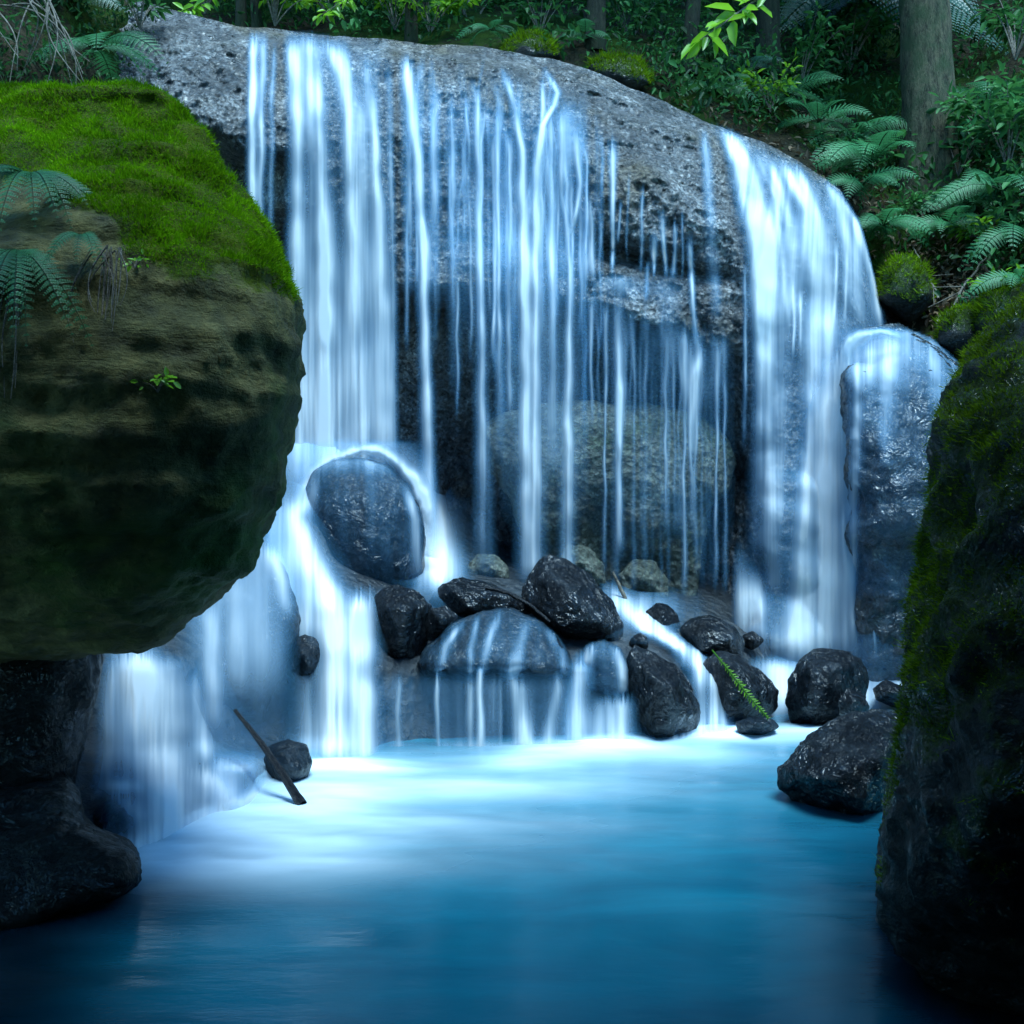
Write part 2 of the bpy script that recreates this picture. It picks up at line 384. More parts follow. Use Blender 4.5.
# ------------------------------------------------------------------ stream bed under the boulders
BT = {
 40:  [(600, 6.2), (640, 5.9), (720, 5.3), (770, 5.0), (800, 4.75), (860, 4.55), (900, 4.4)],
 110: [(600, 6.4), (645, 6.0), (665, 5.75), (750, 5.5), (775, 5.2), (815, 4.95), (855, 4.7), (900, 4.55)],
 160: [(560, 7.0), (640, 6.2), (665, 5.8), (755, 5.6), (785, 5.25), (830, 5.0), (860, 4.8), (900, 4.7)],
 215: [(480, 8.3), (540, 7.4), (600, 6.9), (640, 6.5), (745, 6.1), (768, 5.7), (820, 5.35), (840, 5.1), (900, 5.0)],
 260: [(440, 8.9), (500, 8.1), (550, 7.3), (600, 7.0), (740, 6.6), (760, 6.1), (800, 5.75), (830, 5.5), (900, 5.4)],
 300: [(430, 8.9), (480, 8.4), (540, 7.6), (600, 7.1), (640, 6.95), (740, 6.75), (780, 6.2), (900, 6.0)],
 345: [(430, 8.9), (470, 8.5), (560, 7.8), (590, 7.3), (605, 6.95), (680, 6.75), (755, 6.55), (790, 6.2), (900, 6.0)],
 400: [(430, 10.2), (500, 9.7), (540, 9.0), (590, 7.8), (640, 7.5), (660, 7.2), (750, 6.95), (790, 6.4), (900, 6.2)],
 500: [(440, 10.4), (540, 9.8), (565, 9.0), (590, 8.2), (640, 7.6), (670, 7.25), (745, 7.1), (770, 6.7), (900, 6.4)],
 600: [(450, 10.4), (555, 9.8), (580, 9.0), (610, 8.2), (640, 7.6), (660, 7.3), (735, 7.15), (770, 6.7), (900, 6.4)],
 660: [(500, 10.4), (570, 9.7), (590, 9.0), (615, 8.3), (640, 7.8), (665, 7.4), (730, 7.2), (760, 6.8), (900, 6.4)],
 720: [(500, 10.2), (575, 9.5), (610, 8.8), (640, 8.2), (668, 7.6), (685, 7.4), (725, 7.3), (760, 6.9), (900, 6.4)],
 780: [(560, 10.0), (610, 9.2), (640, 8.8), (665, 8.5), (690, 8.2), (712, 7.9), (760, 7.1), (900, 6.4)],
 860: [(600, 9.2), (640, 8.9), (670, 8.6), (700, 8.3), (730, 7.5), (780, 6.9), (900, 6.4)],
 960: [(600, 9.0), (650, 8.7), (690, 8.3), (720, 7.8), (780, 6.9), (900, 6.4)],
}
_bu = np.array(sorted(BT)); _bv = np.arange(430, 901, 2.0)
_B = np.stack([np.interp(_bv, [q[0] for q in BT[c]], [q[1] for q in BT[c]]) for c in _bu])
_buu = np.arange(40, 961, 4.0)
_B = np.stack([np.interp(_buu, _bu, _B[:, j]) for j in range(len(_bv))], 1)
_B = blur(blur(_B, 10, 1), 14, 0)
_bu2, _bv2 = np.meshgrid(_buu, _bv, indexing='ij')
for cu, cv, ru, rv, s in [(236, 790, 26, 26, .26), (128, 812, 30, 28, .26), (185, 800, 22, 30, .12), (120, 760, 18, 40, .15)]: _B = _B - s * gauss(_bu2, _bv2, cu, cv, ru, rv)
def Dbed(u, v): return bil(_B, 40, 4.0, 430, 2.0, u, v)
UU, VV = np.meshgrid(np.arange(40, 961, 3.0), np.arange(430, 901, 3.0), indexing='ij')
W = P(UU, VV, Dbed(UU, VV)); W = P(UU, VV, W[..., 1] + 0.01 + 0.09 * (np.maximum(fbm(W, 1.8, 5, 0.55), -.8) + .8))
add('stream_bed', new_mesh('stream_bed', W, [grid_faces(*W.shape[:2])[:, ::-1]], M['bed']), kind='structure')

# ------------------------------------------------------------------ water sheets
def stream_density(UU, VV, streams):
    k = np.ones_like(UU)
    for path, w, s in streams:
        pa = np.array(path, float)
        c = np.interp(VV, pa[:, 1], pa[:, 0])
        if pa[-1, 1] - pa[0, 1] > 60: c = c + 2.2 * perlin(np.stack([VV * .022, 0 * VV + pa[0, 0] * .37, 0 * VV + pa[0, 1] * .11], -1))
        sv = 1 + .45 * perlin(np.stack([VV * .03, 0 * VV + pa[0, 0] * .53, 0 * VV + 4.5], -1))
        t = np.clip((VV - pa[0, 1]) / max(pa[-1, 1] - pa[0, 1], 1), 0, 1)
        ww = np.interp(t, np.linspace(0, 1, len(w)), w) if np.ndim(w) else w
        ss = np.interp(t, np.linspace(0, 1, len(s)), s) if np.ndim(s) else s
        wid = (pa[-1, 1] - pa[0, 1])
        e0 = min(26.0, wid * 0.22); vj = 9 * perlin(np.stack([UU * .45 + pa[0, 0], 0 * UU, 0 * UU + pa[0, 1]], -1))
        win = smooth(pa[0, 1] - 4, pa[0, 1] + e0, VV + vj) * (1 - smooth(pa[-1, 1] - e0, pa[-1, 1] + 6, VV))
        k *= 1 - np.clip(ss * sv * win * np.exp(-((UU - c) / ww) ** 2), 0, 0.98)
    return 1 - k

def water(label, u0, u1, v0, v1, Dfn, streams, veil=None, du=1.0, dv=3.0, free=False, off=0.05, thick=0.06, seed=0, streak=0.35, sfreq=0.16, flow=None, name='waterfall', cat='waterfall', group='falling water', emask=None):
    UU, VV = np.meshgrid(np.arange(u0, u1 + .1, du), np.arange(v0, v1 + .1, dv), indexing='ij')
    de = stream_density(UU, VV, streams)
    if veil is not None: de = 1 - (1 - de) * (1 - np.clip(veil(UU, VV), 0, 0.97))
    fl = flow(UU, VV) if flow else UU
    q = np.stack([fl * sfreq, VV * 0.004 + seed * 3.7, np.full_like(UU, seed * 11.1)], -1)
    st = 0.6 * fbm(q, .55, 4, 0.62)
    q2 = np.stack([fl * sfreq * 0.22, VV * 0.006 + seed, np.full_like(UU, seed * 5.1 + 4)], -1)
    if Dfn is Dreal: de = de ** 1.25
    eu = np.minimum(UU - u0, u1 - UU); ev = np.minimum(VV - v0, v1 - VV)
    de = de * smooth(0, 10, eu) * smooth(0, 8, ev if name != 'x' else ev)
    if emask is not None: de = de * emask
    de = np.clip(de * (1 + streak * 1.6 * st + streak * fbm(q2, 1, 2)), 0, 0.98)
    if Dfn is Dreal: de = de * smooth(lip(UU) - 3, lip(UU) + 7, VV + 3 * perlin(np.stack([UU * .3, 0 * UU, 0 * UU], -1)))
    D = Dfn(UU, VV)
    if free: D = blur(np.minimum.accumulate(D, axis=1), 40, 1)
    D = D - off - thick * de
    W = P(UU, VV, D)
    ok = np.maximum.reduce([de[:-1, :-1], de[1:, :-1], de[1:, 1:], de[:-1, 1:]]) > 0.015
    V, Fq, at = compact(W.reshape(-1, 3), grid_faces(*UU.shape, mask=ok), {'veil': de})
    base = V.mean(0); base[2] = V[:, 2].min()
    return add(name, new_mesh(name, V - base, [Fq[:, ::-1]], M['fall'], at), None, base, label, cat, group)

_cliffU = U; _cliffS = S
def _minf(A, k, ax):
    pd = np.pad(A, [(k, k) if i == ax else (0, 0) for i in range(2)], mode='edge'); R_ = A.copy()
    for j in range(2 * k + 1): R_ = np.minimum(R_, np.take(pd, range(j, j + A.shape[ax]), ax))
    return R_
CLIFF_D = blur(blur(_minf(_minf(CLIFF_D, 7, 0), 4, 1), 40, 0), 16, 1)
def Dreal(u, v):
    """distance of the finished cliff face"""
    l = lip(u); s = (v - l) / (720 - l)
    return bil(CLIFF_D, 90, _cliffU[1] - _cliffU[0], 0, _cliffS[1], u, s)

# left strands beside the mossy rock
water('thin pair of white water strands pouring between the mossy boulder and the main curtain', 240, 284, 26, 420, Dreal,
      [([(254, 28), (252, 120), (251, 420)], 5, .85), ([(264, 28), (262, 120), (258, 420)], 4, .7), ([(275, 40), (272, 120), (266, 420)], 3, .4)],
      free=True, seed=1, streak=.3)
# thick left curtain
water('thick white curtain of water at the tall end of the ledge', 280, 402, 27, 480, Dreal,
      [([(290, 28), (297, 120), (301, 470)], (9, 10, 14), (.8, .6, .7)),
       ([(308, 28), (316, 110), (324, 250), (330, 470)], (10, 9, 12, 20), (.95, .85, .85, .75)),
       ([(326, 36), (342, 75), (351, 117), (356, 250), (359, 470)], (9, 9, 8, 12), (.95, .95, .9, .7)),
       ([(340, 36), (362, 130), (372, 470)], (6, 9, 12), (.5, .5, .45)),
       ([(366, 56), (376, 160), (384, 300), (388, 470)], (6, 6, 7, 12), (.8, .75, .6, .45)),
       ([(388, 60), (392, 200), (395, 470)], (3, 4, 8), (.3, .4, .3))],
      veil=lambda u, v: smooth(283, 300, u) * (1 - smooth(376, 400, u)) * (0.16 + 0.42 * smooth(120, 430, v)) * smooth(28, 60, v),
      free=True, seed=2, streak=.38)
water('single bright straight strand between the thick curtain and the twin stream', 396, 448, 48, 570, Dreal,
      [([(405, 52), (411, 100), (417, 156), (424, 280), (431, 565)], (7, 6, 5, 6, 9), (.97, .97, .92, .85, .55)),
       ([(437, 80), (434, 150), (432, 300)], (5, 5, 7), (.55, .5, .15)),
       ([(400, 60), (402, 150), (408, 300)], (4, 5, 7), (.3, .3, .1))], free=True, seed=3)
water('faint narrow strand of water falling past the middle of the ledge', 442, 512, 70, 590, Dreal,
      [([(462, 76), (472, 82), (477, 95), (480, 250), (484, 585)], (4, 4, 5, 7, 10), (.5, .75, .7, .55, .3)),
       ([(497, 104), (499, 250), (500, 470)], (3, 3, 6), (.7, .6, .15)),
       ([(450, 90), (453, 240), (455, 400)], (3, 4, 6), (.45, .3, .1)),
       ([(462, 130), (465, 250)], 2, .4), ([(468, 95), (470, 250), (471, 360)], 2, .45), ([(488, 105), (489, 330)], 2, .3), ([(458, 272), (457, 420)], 1.6, .5)],
      veil=lambda u, v: 0.15 * smooth(90, 140, v) * (1 - smooth(250, 420, v)), free=True, seed=4, streak=.35, sfreq=.3)
water('twin white streams that merge into one column below the ledge', 496, 592, 60, 606, Dreal,
      [([(500, 62), (503, 70), (513, 103), (521, 150), (525, 280), (527, 590)], (4, 4, 6, 6, 7, 10), (.6, .8, .97, .9, .8, .45)),
       ([(543, 66), (548, 76), (558, 92), (555, 105), (543, 125), (537, 170), (536, 300), (537, 590)], (3, 4, 5, 5, 6, 5, 7, 10), (.8, .9, .95, .97, .97, .85, .65, .4)),
       ([(560, 105), (562, 195), (570, 270), (568, 390), (567, 600)], (5, 3, 4, 6, 8), (.5, .7, .9, .8, .5)),
       ([(576, 120), (580, 185), (571, 240)], (4, 3, 2.5), (.3, .7, .7)),
       ([(566, 96), (568, 150), (565, 190)], (12, 7, 4), (.32, .3, .25)),
       ([(586, 176), (587, 262)], 1.8, .75), ([(505, 120), (508, 260), (510, 420)], 3, .4), ([(549, 150), (552, 260), (553, 480)], (4, 5, 8), (.5, .45, .2))],
      veil=lambda u, v: 0.20 * smooth(100, 150, v) * (1 - smooth(420, 560, v)), free=True, seed=5, streak=.35, sfreq=.25)
fr_ = random.Random(11); fine = []
for k in range(85):
    u0_ = fr_.uniform(402, 606); l0 = float(lip(u0_)); a0 = l0 + fr_.uniform(8, 130); a1 = min(a0 + fr_.uniform(60, 260), 470); du_ = fr_.uniform(-5, 7); w_ = fr_.uniform(.8, 2.0); s_ = fr_.choice([.14, .2, .3, .45, .6])
    fine.append(([(u0_ - du_, a0), (u0_, a0 + 30), (u0_ + fr_.uniform(-1.5, 1.5), a1)], (w_ * 2, w_, w_ * 1.6), (s_ * .6, s_, s_ * .5)))
water('lace of fine trickles wetting the rock between the bigger streams of the ledge', 396, 612, 44, 480, Dreal, fine,
      veil=lambda u, v: .14 * smooth(lip(u) + 6, lip(u) + 60, v) * (1 - smooth(250, 330, v)) * smooth(396, 420, u) * (1 - smooth(580, 612, u)) * (1 + .8 * fbm(np.stack([u * .09, v * .012, 0 * u], -1), 1, 3)), free=True, seed=21, streak=.4, sfreq=.3, off=.035, thick=.03)
# threads from the ledge on the right of centre
rt = random.Random(4)
th = [([(612, 134), (613, 180), (612, 280)], (5, 2.5, 1.8), (.5, .85, .9)), ([(642, 186), (642, 270)], 1.8, .8), ([(655, 228), (654, 250), (654, 276)], (5, 3, 1), (.2, .8, .8)),
      ([(661, 208), (662, 230), (665, 276)], (4, 2.2, 2), (.3, .9, .85)), ([(675, 224), (675, 250), (673, 276)], (3, 1.6, 3), .8), ([(690, 232), (691, 280), (695, 350)], (3, 2.5, 2.5), (.8, .9, .7)),
      ([(621, 200), (618, 240)], 1.5, .6), ([(628, 170), (627, 262)], 1.2, .35), ([(602, 150), (600, 260)], 1.6, .35), ([(703, 128), (708, 180), (712, 240), (718, 330)], (4, 5, 6, 6), (.75, .5, .35, .2)),
      ([(683, 210), (683, 276)], 1.2, .4), ([(648, 260), (646, 300)], 2, .4)]
water('thin separate threads of water trickling over the bare right part of the ledge', 592, 726, 124, 352, Dreal, th, seed=6, streak=.2, off=.03, thick=.03)
th = []
xs = [585, 591, 598, 605, 612, 617, 625, 630, 634, 641, 646, 652, 656, 661, 665, 669, 674, 679, 684, 690, 696, 701, 706, 711, 717, 724]
for x in xs:
    v0 = np.interp(x, [580, 620, 660, 735], [300, 316, 328, 348]) - rt.uniform(0, 22)
    v1 = rt.choice([440, 540, 580, 595, 600]); dx = rt.uniform(-4, 5); s = rt.choice([.16, .22, .3, .4, .6, .75])
    th.append(([(x - dx, v0), (x, v0 + 14), (x + rt.uniform(-1, 1), v1)], (rt.uniform(2.5, 5), rt.uniform(1.0, 2.0), rt.uniform(2, 4)), (s * .7, s, s * .45)))
th += [([(700, 348), (695, 380), (690, 470)], (6, 4, 4), (.9, .8, .4)), ([(616, 290), (617, 305), (619, 330), (620, 560)], (7, 5, 2.5, 5), (.4, .6, .85, .35))]
water('row of fine dripping threads hanging below the stepped ledge over the dark recess', 580, 740, 272, 600, Dreal, th,
      veil=lambda u, v: 0.06 * smooth(300, 350, v) * (1 - smooth(500, 590, v)) + .5 * gauss(u, v, 617, 284, 15, 13) + .22 * gauss(u, v, 655, 290, 26, 12) + .22 * gauss(u, v, 668, 325, 10, 40), free=True, seed=7, streak=.3)
# right curtain
def rc_flow(u, v):
    k = smooth(130, 330, v); return u - 45 * (1 - k) * ((u - 720) / 120 - 1) * -0.6
def rc_edge(u, v):
    r = np.interp(v, [120, 160, 185, 219, 273, 330, 420], [745, 800, 842, 858, 875, 884, 884])
    l = np.interp(v, [120, 164, 234, 390, 640], [712, 734, 748, 752, 738])
    return smooth(l - 4, l + 12, u) * (1 - smooth(r - 8, r + 3, u))
water('wide fanned white curtain sliding down the rounded shoulder at the low end of the ledge', 700, 892, 116, 640, Dreal,
      [([(722, 122), (741, 164), (757, 234), (764, 390), (762, 560)], (9, 11, 9, 9, 10), (.97, .9, .75, .6, .4)),
       ([(731, 128), (752, 175), (772, 250), (778, 400), (774, 600)], (5, 8, 9, 8, 10), (.8, .6, .5, .55, .4)),
       ([(745, 262), (745, 390), (744, 450)], 2, (.7, .7, .5)),
       ([(782, 158), (808, 211), (814, 300), (815, 420)], (5, 8, 9, 12), (.9, .7, .6, .7)),
       ([(794, 160), (819, 220), (826, 300), (826, 420)], (4, 7, 10, 14), (.8, .6, .6, .7)),
       ([(822, 172), (842, 210), (853, 260), (858, 330)], (5, 7, 8, 9), (.85, .7, .6, .5)),
       ([(836, 184), (854, 219), (874, 273), (884, 335)], (5, 5, 5, 4), (.8, .85, .85, .7)),
       ([(764, 150), (790, 220), (797, 330)], (4, 7, 8), (.6, .45, .3)), ([(754, 145), (776, 200), (789, 330)], 3, .35),
       ([(794, 282), (793, 360)], 1.5, .6), ([(801, 290), (800, 350)], 1.5, .6), ([(836, 240), (834, 330)], 1.6, .6), ([(847, 250), (846, 320)], 1.4, .5)],
      veil=lambda u, v: rc_edge(u, v) * (0.22 * smooth(lip(u) + 2, lip(u) + 22, v) * (1 - 0.45 * smooth(300, 450, v))) + 0.10 * rc_edge(u, v) * smooth(600, 400, v),
      seed=8, streak=.38, sfreq=.2, flow=rc_flow, off=.10, thick=.05)

# ------------------------------------------------------------------ the big foreground rocks
def left_edge(u, v): return 4.25 + 0.0 * u
def left_front(u, v):
    d = np.interp(v, [80, 110, 150, 200, 245, 275, 330, 430, 520, 580, 640, 700], [4.5, 4.25, 3.95, 3.72, 3.55, 3.45, 3.42, 3.42, 3.5, 3.62, 3.9, 4.1])
    return d - 0.25 * smooth(150, -300, u) - 0.12 * smooth(20, 120, u) * 0 + 0.25 * smooth(60, 20, u) * smooth(180, 300, v) * 0
OUT_L = [(-420, 80), (-200, 95), (0, 96), (70, 94), (120, 92), (155, 90), (172, 97), (188, 112), (200, 135), (214, 158), (232, 184), (250, 215), (268, 252), (284, 284), (303, 320), (300, 345), (293, 368), (294, 395), (287, 440), (278, 475), (268, 512), (262, 540), (243, 566), (216, 590), (200, 606), (175, 626), (160, 640), (135, 647), (100, 645), (60, 650), (0, 652), (-200, 655), (-420, 650)]
def moss_left(V, Nn):
    u, v, d = uvd(V)
    up = smooth(0.0, 0.45, Nn[:, 2])
    lim = np.interp(u, [-200, 40, 90, 130, 180, 240, 300], [150, 165, 200, 240, 262, 268, 276]) + 26 * fbm(V, 2.6, 4)
    f = smooth(40, -30, v - lim)
    return np.clip(0.72 * f + 0.3 * up * f + 0.26 * smooth(460, 250, v) + 0.12 * fbm(V, 1.5, 3), 0, 1)
big_left = relief_rock('mossy_boulder', 'huge overhanging boulder with a bright green moss cap beside the waterfall', OUT_L, left_edge, left_front, M['mossrock'],
            back=.55, center=(20, 380), vox=0.022, amp=0.035, fs=1.7, p=3.2, attr={'moss': moss_left}, strata=0.032, R=34, ridg=.7)

def moss_right(V, Nn):
    u, v, d = uvd(V)
    n = fbm(V, 2.2, 4)
    return np.clip(0.70 - 0.0014 * np.maximum(v - 620, 0) - 0.002 * np.maximum(u - 985, 0) + 0.35 * n + 0.2 * Nn[:, 2], 0, 1)
OUT_R = [(1420, 150), (1200, 200), (1080, 262), (1024, 308), (1000, 332), (985, 350), (966, 388), (952, 420), (947, 450), (954, 480), (947, 520), (941, 560), (926, 598), (917, 640), (912, 680), (917, 720), (910, 752), (902, 790), (895, 830), (893, 870), (898, 915), (910, 948), (936, 974), (966, 998), (1020, 1020), (1120, 1080), (1420, 1150)]
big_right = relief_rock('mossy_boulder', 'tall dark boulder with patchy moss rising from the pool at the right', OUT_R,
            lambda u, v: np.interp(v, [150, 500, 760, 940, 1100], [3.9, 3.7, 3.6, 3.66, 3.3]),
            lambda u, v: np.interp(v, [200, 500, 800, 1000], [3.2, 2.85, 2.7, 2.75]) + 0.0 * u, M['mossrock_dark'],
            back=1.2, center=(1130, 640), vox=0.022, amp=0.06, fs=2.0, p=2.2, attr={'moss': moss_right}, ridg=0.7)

def moss_blades(o, attr, n, size, mat, thr=0.5, seed=0, lim=None):
    """short upright blades growing from the mossy patches; one part of the rock"""
    me = o.data; r = np.random.default_rng(seed)
    V, Nn = get_vn(me)
    a = np.empty(len(V), np.float32); me.attributes[attr].data.foreach_get('value', a)
    w = np.where(a + 0.25 * fbm(V, 6, 2) > thr, a, 0)
    wp = V + np.array(o.location)
    u, v, d = uvd(wp)
    cam = np.array([0, 0, CAMZ]) - wp; facing = (cam * Nn).sum(1) / np.linalg.norm(cam, axis=1)
    w = w * (facing > -0.25) * (u > -60) * (u < 1090) * (v < 1060)
    idx = r.choice(len(V), n, p=w / w.sum())
    t1 = np.cross(Nn[idx], r.normal(size=(n, 3))); t1 /= np.linalg.norm(t1, axis=1)[:, None] + 1e-9
    b = V[idx] + r.normal(size=(n, 3)) * 0.008 - Nn[idx] * 0.004
    clump = 0.25 + 1.3 * smooth(-0.5, 0.7, fbm(V[idx], 8, 3))
    L = size * clump * r.uniform(.6, 1.4, n)
    tip = b + (Nn[idx] * 0.9 + r.normal(size=(n, 3)) * 0.55 + [0, 0, .25]) * L[:, None]
    wd = t1 * (size * 0.2)
    Vb = np.stack([b - wd, b + wd, tip], 1).reshape(-1, 3)
    tint = np.clip(0.42 + 0.6 * fbm(V[idx], 4, 4) + r.uniform(-.35, .35, n), 0, 1)
    f = np.arange(3 * n).reshape(-1, 3)
    return add('moss', new_mesh('moss', Vb, [f], mat, {'tint': np.repeat(tint, 3)}, flat=True), o, kind='stuff')
moss_blades(big_left, 'moss', 130000, 0.011, M['mossblade'], 0.55, 1)
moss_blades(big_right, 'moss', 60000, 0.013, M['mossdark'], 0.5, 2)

# shaded wall and ledge below the left boulder
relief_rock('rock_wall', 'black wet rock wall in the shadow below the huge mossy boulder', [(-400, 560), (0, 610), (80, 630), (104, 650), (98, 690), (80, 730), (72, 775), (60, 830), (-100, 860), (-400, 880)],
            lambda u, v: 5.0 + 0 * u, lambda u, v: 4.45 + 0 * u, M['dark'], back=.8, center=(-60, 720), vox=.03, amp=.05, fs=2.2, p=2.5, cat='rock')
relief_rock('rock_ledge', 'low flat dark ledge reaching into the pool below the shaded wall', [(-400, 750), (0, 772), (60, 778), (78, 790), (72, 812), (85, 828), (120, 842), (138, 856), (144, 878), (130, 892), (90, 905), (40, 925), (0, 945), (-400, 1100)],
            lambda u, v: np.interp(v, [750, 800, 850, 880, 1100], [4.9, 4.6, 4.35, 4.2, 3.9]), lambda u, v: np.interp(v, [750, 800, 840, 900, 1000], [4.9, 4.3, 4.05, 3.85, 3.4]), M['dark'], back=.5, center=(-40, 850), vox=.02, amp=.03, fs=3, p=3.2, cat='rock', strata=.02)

# big wet rock under the right curtain
tall_b = relief_rock('boulder', 'tall wet shiny boulder split by a ledge, standing right of the white plunge', [(842, 352), (858, 334), (885, 329), (915, 334), (945, 350), (975, 380), (1000, 430), (1000, 600), (985, 700), (860, 700), (850, 660), (852, 600), (846, 540), (850, 500), (845, 440), (840, 390)],
            lambda u, v: 8.75 + 0 * u, lambda u, v: np.interp(v, [330, 380, 480, 525, 548, 640, 700], [8.4, 8.05, 7.9, 7.92, 8.08, 8.2, 8.2]), M['shoulder'], back=1, center=(915, 500), vox=.025, amp=.05, fs=2.6, p=3)
# boulder behind the threads
relief_rock('boulder', 'broad flat-topped boulder with a green tinge sitting in the recess behind the threads', [(478, 430), (500, 415), (540, 408), (600, 404), (650, 405), (695, 415), (722, 432), (736, 462), (728, 490), (706, 505), (700, 560), (690, 640), (560, 640), (535, 560), (510, 500), (488, 465)],
            lambda u, v: 9.1 + 0 * u, lambda u, v: np.interp(v, [400, 430, 480, 520, 560, 640], [8.9, 8.76, 8.73, 8.8, 9.0, 9.1]) + 0.22 * np.exp(-((u - 600) / 26.) ** 2 - ((v - 535) / 55.) ** 2), M['back'], back=.5, center=(610, 510), vox=.028, amp=.04, fs=2.4, p=2.6)

G = 'boulders at the foot of the falls'
hull = hull_rock
round_b = relief_rock('boulder', 'large round dark boulder with white water curling over its top', [(300, 520), (303, 490), (314, 470), (334, 458), (360, 458), (388, 466), (408, 482), (420, 505), (425, 540), (424, 570), (416, 592), (395, 610), (350, 610), (325, 590), (308, 560)],
            lambda u, v: 8.35 + 0 * u, lambda u, v: 7.75 + 0 * u, M['boulder'], back=.5, center=(362, 530), vox=.02, amp=.011, fs=3, p=2.2, group=G)
relief_rock('boulder', 'broad veiled boulder under the overhang with water sheeting over it', [(205, 590), (225, 565), (255, 545), (280, 560), (292, 590), (304, 618), (302, 640), (288, 660), (275, 690), (262, 730), (240, 750), (180, 755), (170, 680), (180, 620)],
            lambda u, v: 7.1 + 0 * u, lambda u, v: np.interp(v, [545, 620, 700, 760], [6.95, 6.5, 6.4, 6.4]), M['boulder'], back=.5, center=(235, 660), vox=.022, amp=.03, fs=2.5, p=2.2, group=G)
hull('small grey knob of rock beside the white middle cascade', [(288, 655), (292, 640), (305, 634), (320, 640), (325, 655), (320, 670), (310, 682), (296, 685), (286, 675)], 6.8, [(305, 655, .15), (310, 668, .12)], M['boulder'], .015, .01, 5, .2, group=G)
hull('upright glossy block below the large round boulder', [(374, 604), (380, 590), (398, 585), (418, 592), (430, 606), (428, 640), (418, 662), (395, 672), (376, 655), (370, 630)], 7.35, [(392, 602, .25), (410, 610, .28), (400, 640, .25)], M['wet'], .016, .022, 5, .3, group=G)
hull('small black stone wedged between the glossy block and the domed ledge', [(424, 622), (430, 608), (446, 606), (458, 616), (456, 634), (440, 642), (426, 640)], 7.3, [(440, 618, .15)], M['wet'], .014, .012, 6, .2, group=G)
hull('long low dark rock with a stick lying across it', [(428, 602), (442, 584), (462, 578), (488, 582), (506, 592), (530, 602), (534, 612), (500, 622), (450, 625), (432, 616)], 7.9, [(455, 590, .25), (485, 593, .25), (470, 610, .3)], M['wet'], .018, .02, 4, .35, group=G)
dome_b = relief_rock('boulder', 'wide domed boulder with thin water strands dripping off its front lip', [(416, 664), (428, 645), (450, 626), (480, 613), (510, 610), (535, 618), (555, 634), (570, 655), (576, 672), (560, 680), (530, 676), (510, 684), (490, 676), (465, 680), (440, 674), (425, 676)],
            lambda u, v: 7.3 + 0 * u, lambda u, v: np.interp(v, [605, 640, 670, 690], [7.2, 6.95, 6.8, 6.85]), M['boulder'], back=.5, center=(497, 655), vox=.018, amp=.02, fs=3, p=2.4, group=G)
hull('sharp pyramid shaped glossy boulder rising highest in the middle', [(518, 592), (528, 570), (545, 556), (562, 558), (590, 575), (612, 600), (624, 625), (620, 645), (580, 645), (550, 630), (530, 610)], 7.85, [(548, 572, .2), (572, 600, .4), (560, 625, .42), (600, 622, .35)], M['wet'], .018, .02, 4, .4, group=G)
grey_b = relief_rock('boulder', 'smooth grey dome with water running off both sides, next to the sharp black boulder', [(578, 662), (586, 645), (604, 640), (620, 648), (630, 668), (630, 688), (618, 698), (602, 692), (588, 688)],
            lambda u, v: 7.25 + 0 * u, lambda u, v: 6.98 + 0 * u, M['boulder'], back=.3, center=(606, 668), vox=.015, amp=.01, fs=4, p=2.2, group=G)
hull('sharp cornered black boulder with bright glints between two small cascades', [(624, 650), (634, 645), (652, 652), (676, 665), (692, 685), (700, 712), (694, 734), (680, 745), (650, 745), (636, 715), (628, 685)], 7.15, [(645, 668, .2), (668, 690, .32), (660, 725, .3), (688, 715, .2)], M['wet'], .016, .02, 5, .35, group=G)
hull('small dark stone standing in the rapid behind the sharp black boulder', [(646, 612), (656, 602), (668, 604), (678, 616), (680, 634), (668, 642), (650, 638)], 8.2, [(662, 615, .2), (664, 632, .22)], M['wet'], .015, .012, 5, .25, group=G)
hull('angular rock leaning on the low wedge, below the right curtain', [(680, 628), (690, 618), (708, 616), (735, 626), (744, 640), (742, 658), (715, 662), (690, 655)], 7.95, [(705, 628, .25), (728, 640, .3), (706, 650, .28)], M['wet'], .016, .018, 5, .35, group=G)
hull('low dark wedge of rock under the green fern twig', [(702, 664), (716, 652), (740, 655), (760, 672), (780, 692), (778, 708), (760, 722), (720, 728), (706, 705)], 7.5, [(728, 665, .3), (750, 690, .3), (730, 705, .3)], M['wet'], .016, .018, 5, .35, group=G)
hull('squarish wet rock with pale facets standing in the pool', [(790, 684), (800, 660), (815, 648), (840, 650), (862, 658), (868, 680), (862, 706), (850, 728), (815, 735), (792, 722), (787, 702)], 7.55, [(812, 665, .25), (835, 668, .33), (850, 672, .2), (848, 710, .25), (812, 705, .33)], M['wet'], .016, .026, 5, .4, group=G)
hull('jagged glittering rock lying in the pool beside the tall dark boulder', [(778, 770), (795, 752), (815, 735), (830, 722), (852, 712), (880, 710), (900, 714), (915, 735), (912, 790), (895, 815), (870, 828), (830, 822), (795, 800), (780, 785)], 5.55, [(835, 738, .2), (865, 728, .22), (880, 760, .4), (850, 775, .42), (815, 775, .32), (860, 805, .4)], M['wet'], .014, .026, 5, .4, group=G)
hull('small half drowned stone beside the squarish wet rock', [(838, 700), (848, 688), (862, 694), (870, 706), (866, 722), (850, 726), (840, 716)], 7.1, [(855, 704, .15)], M['wet'], .014, .012, 6, .2, group=G)
hull('flat stone awash in the stream near the foot of the tall wet boulder', [(872, 688), (886, 680), (905, 688), (918, 700), (912, 712), (890, 706), (876, 700)], 7.9, [(892, 692, .2)], M['wet'], .016, .012, 6, .25, group=G)
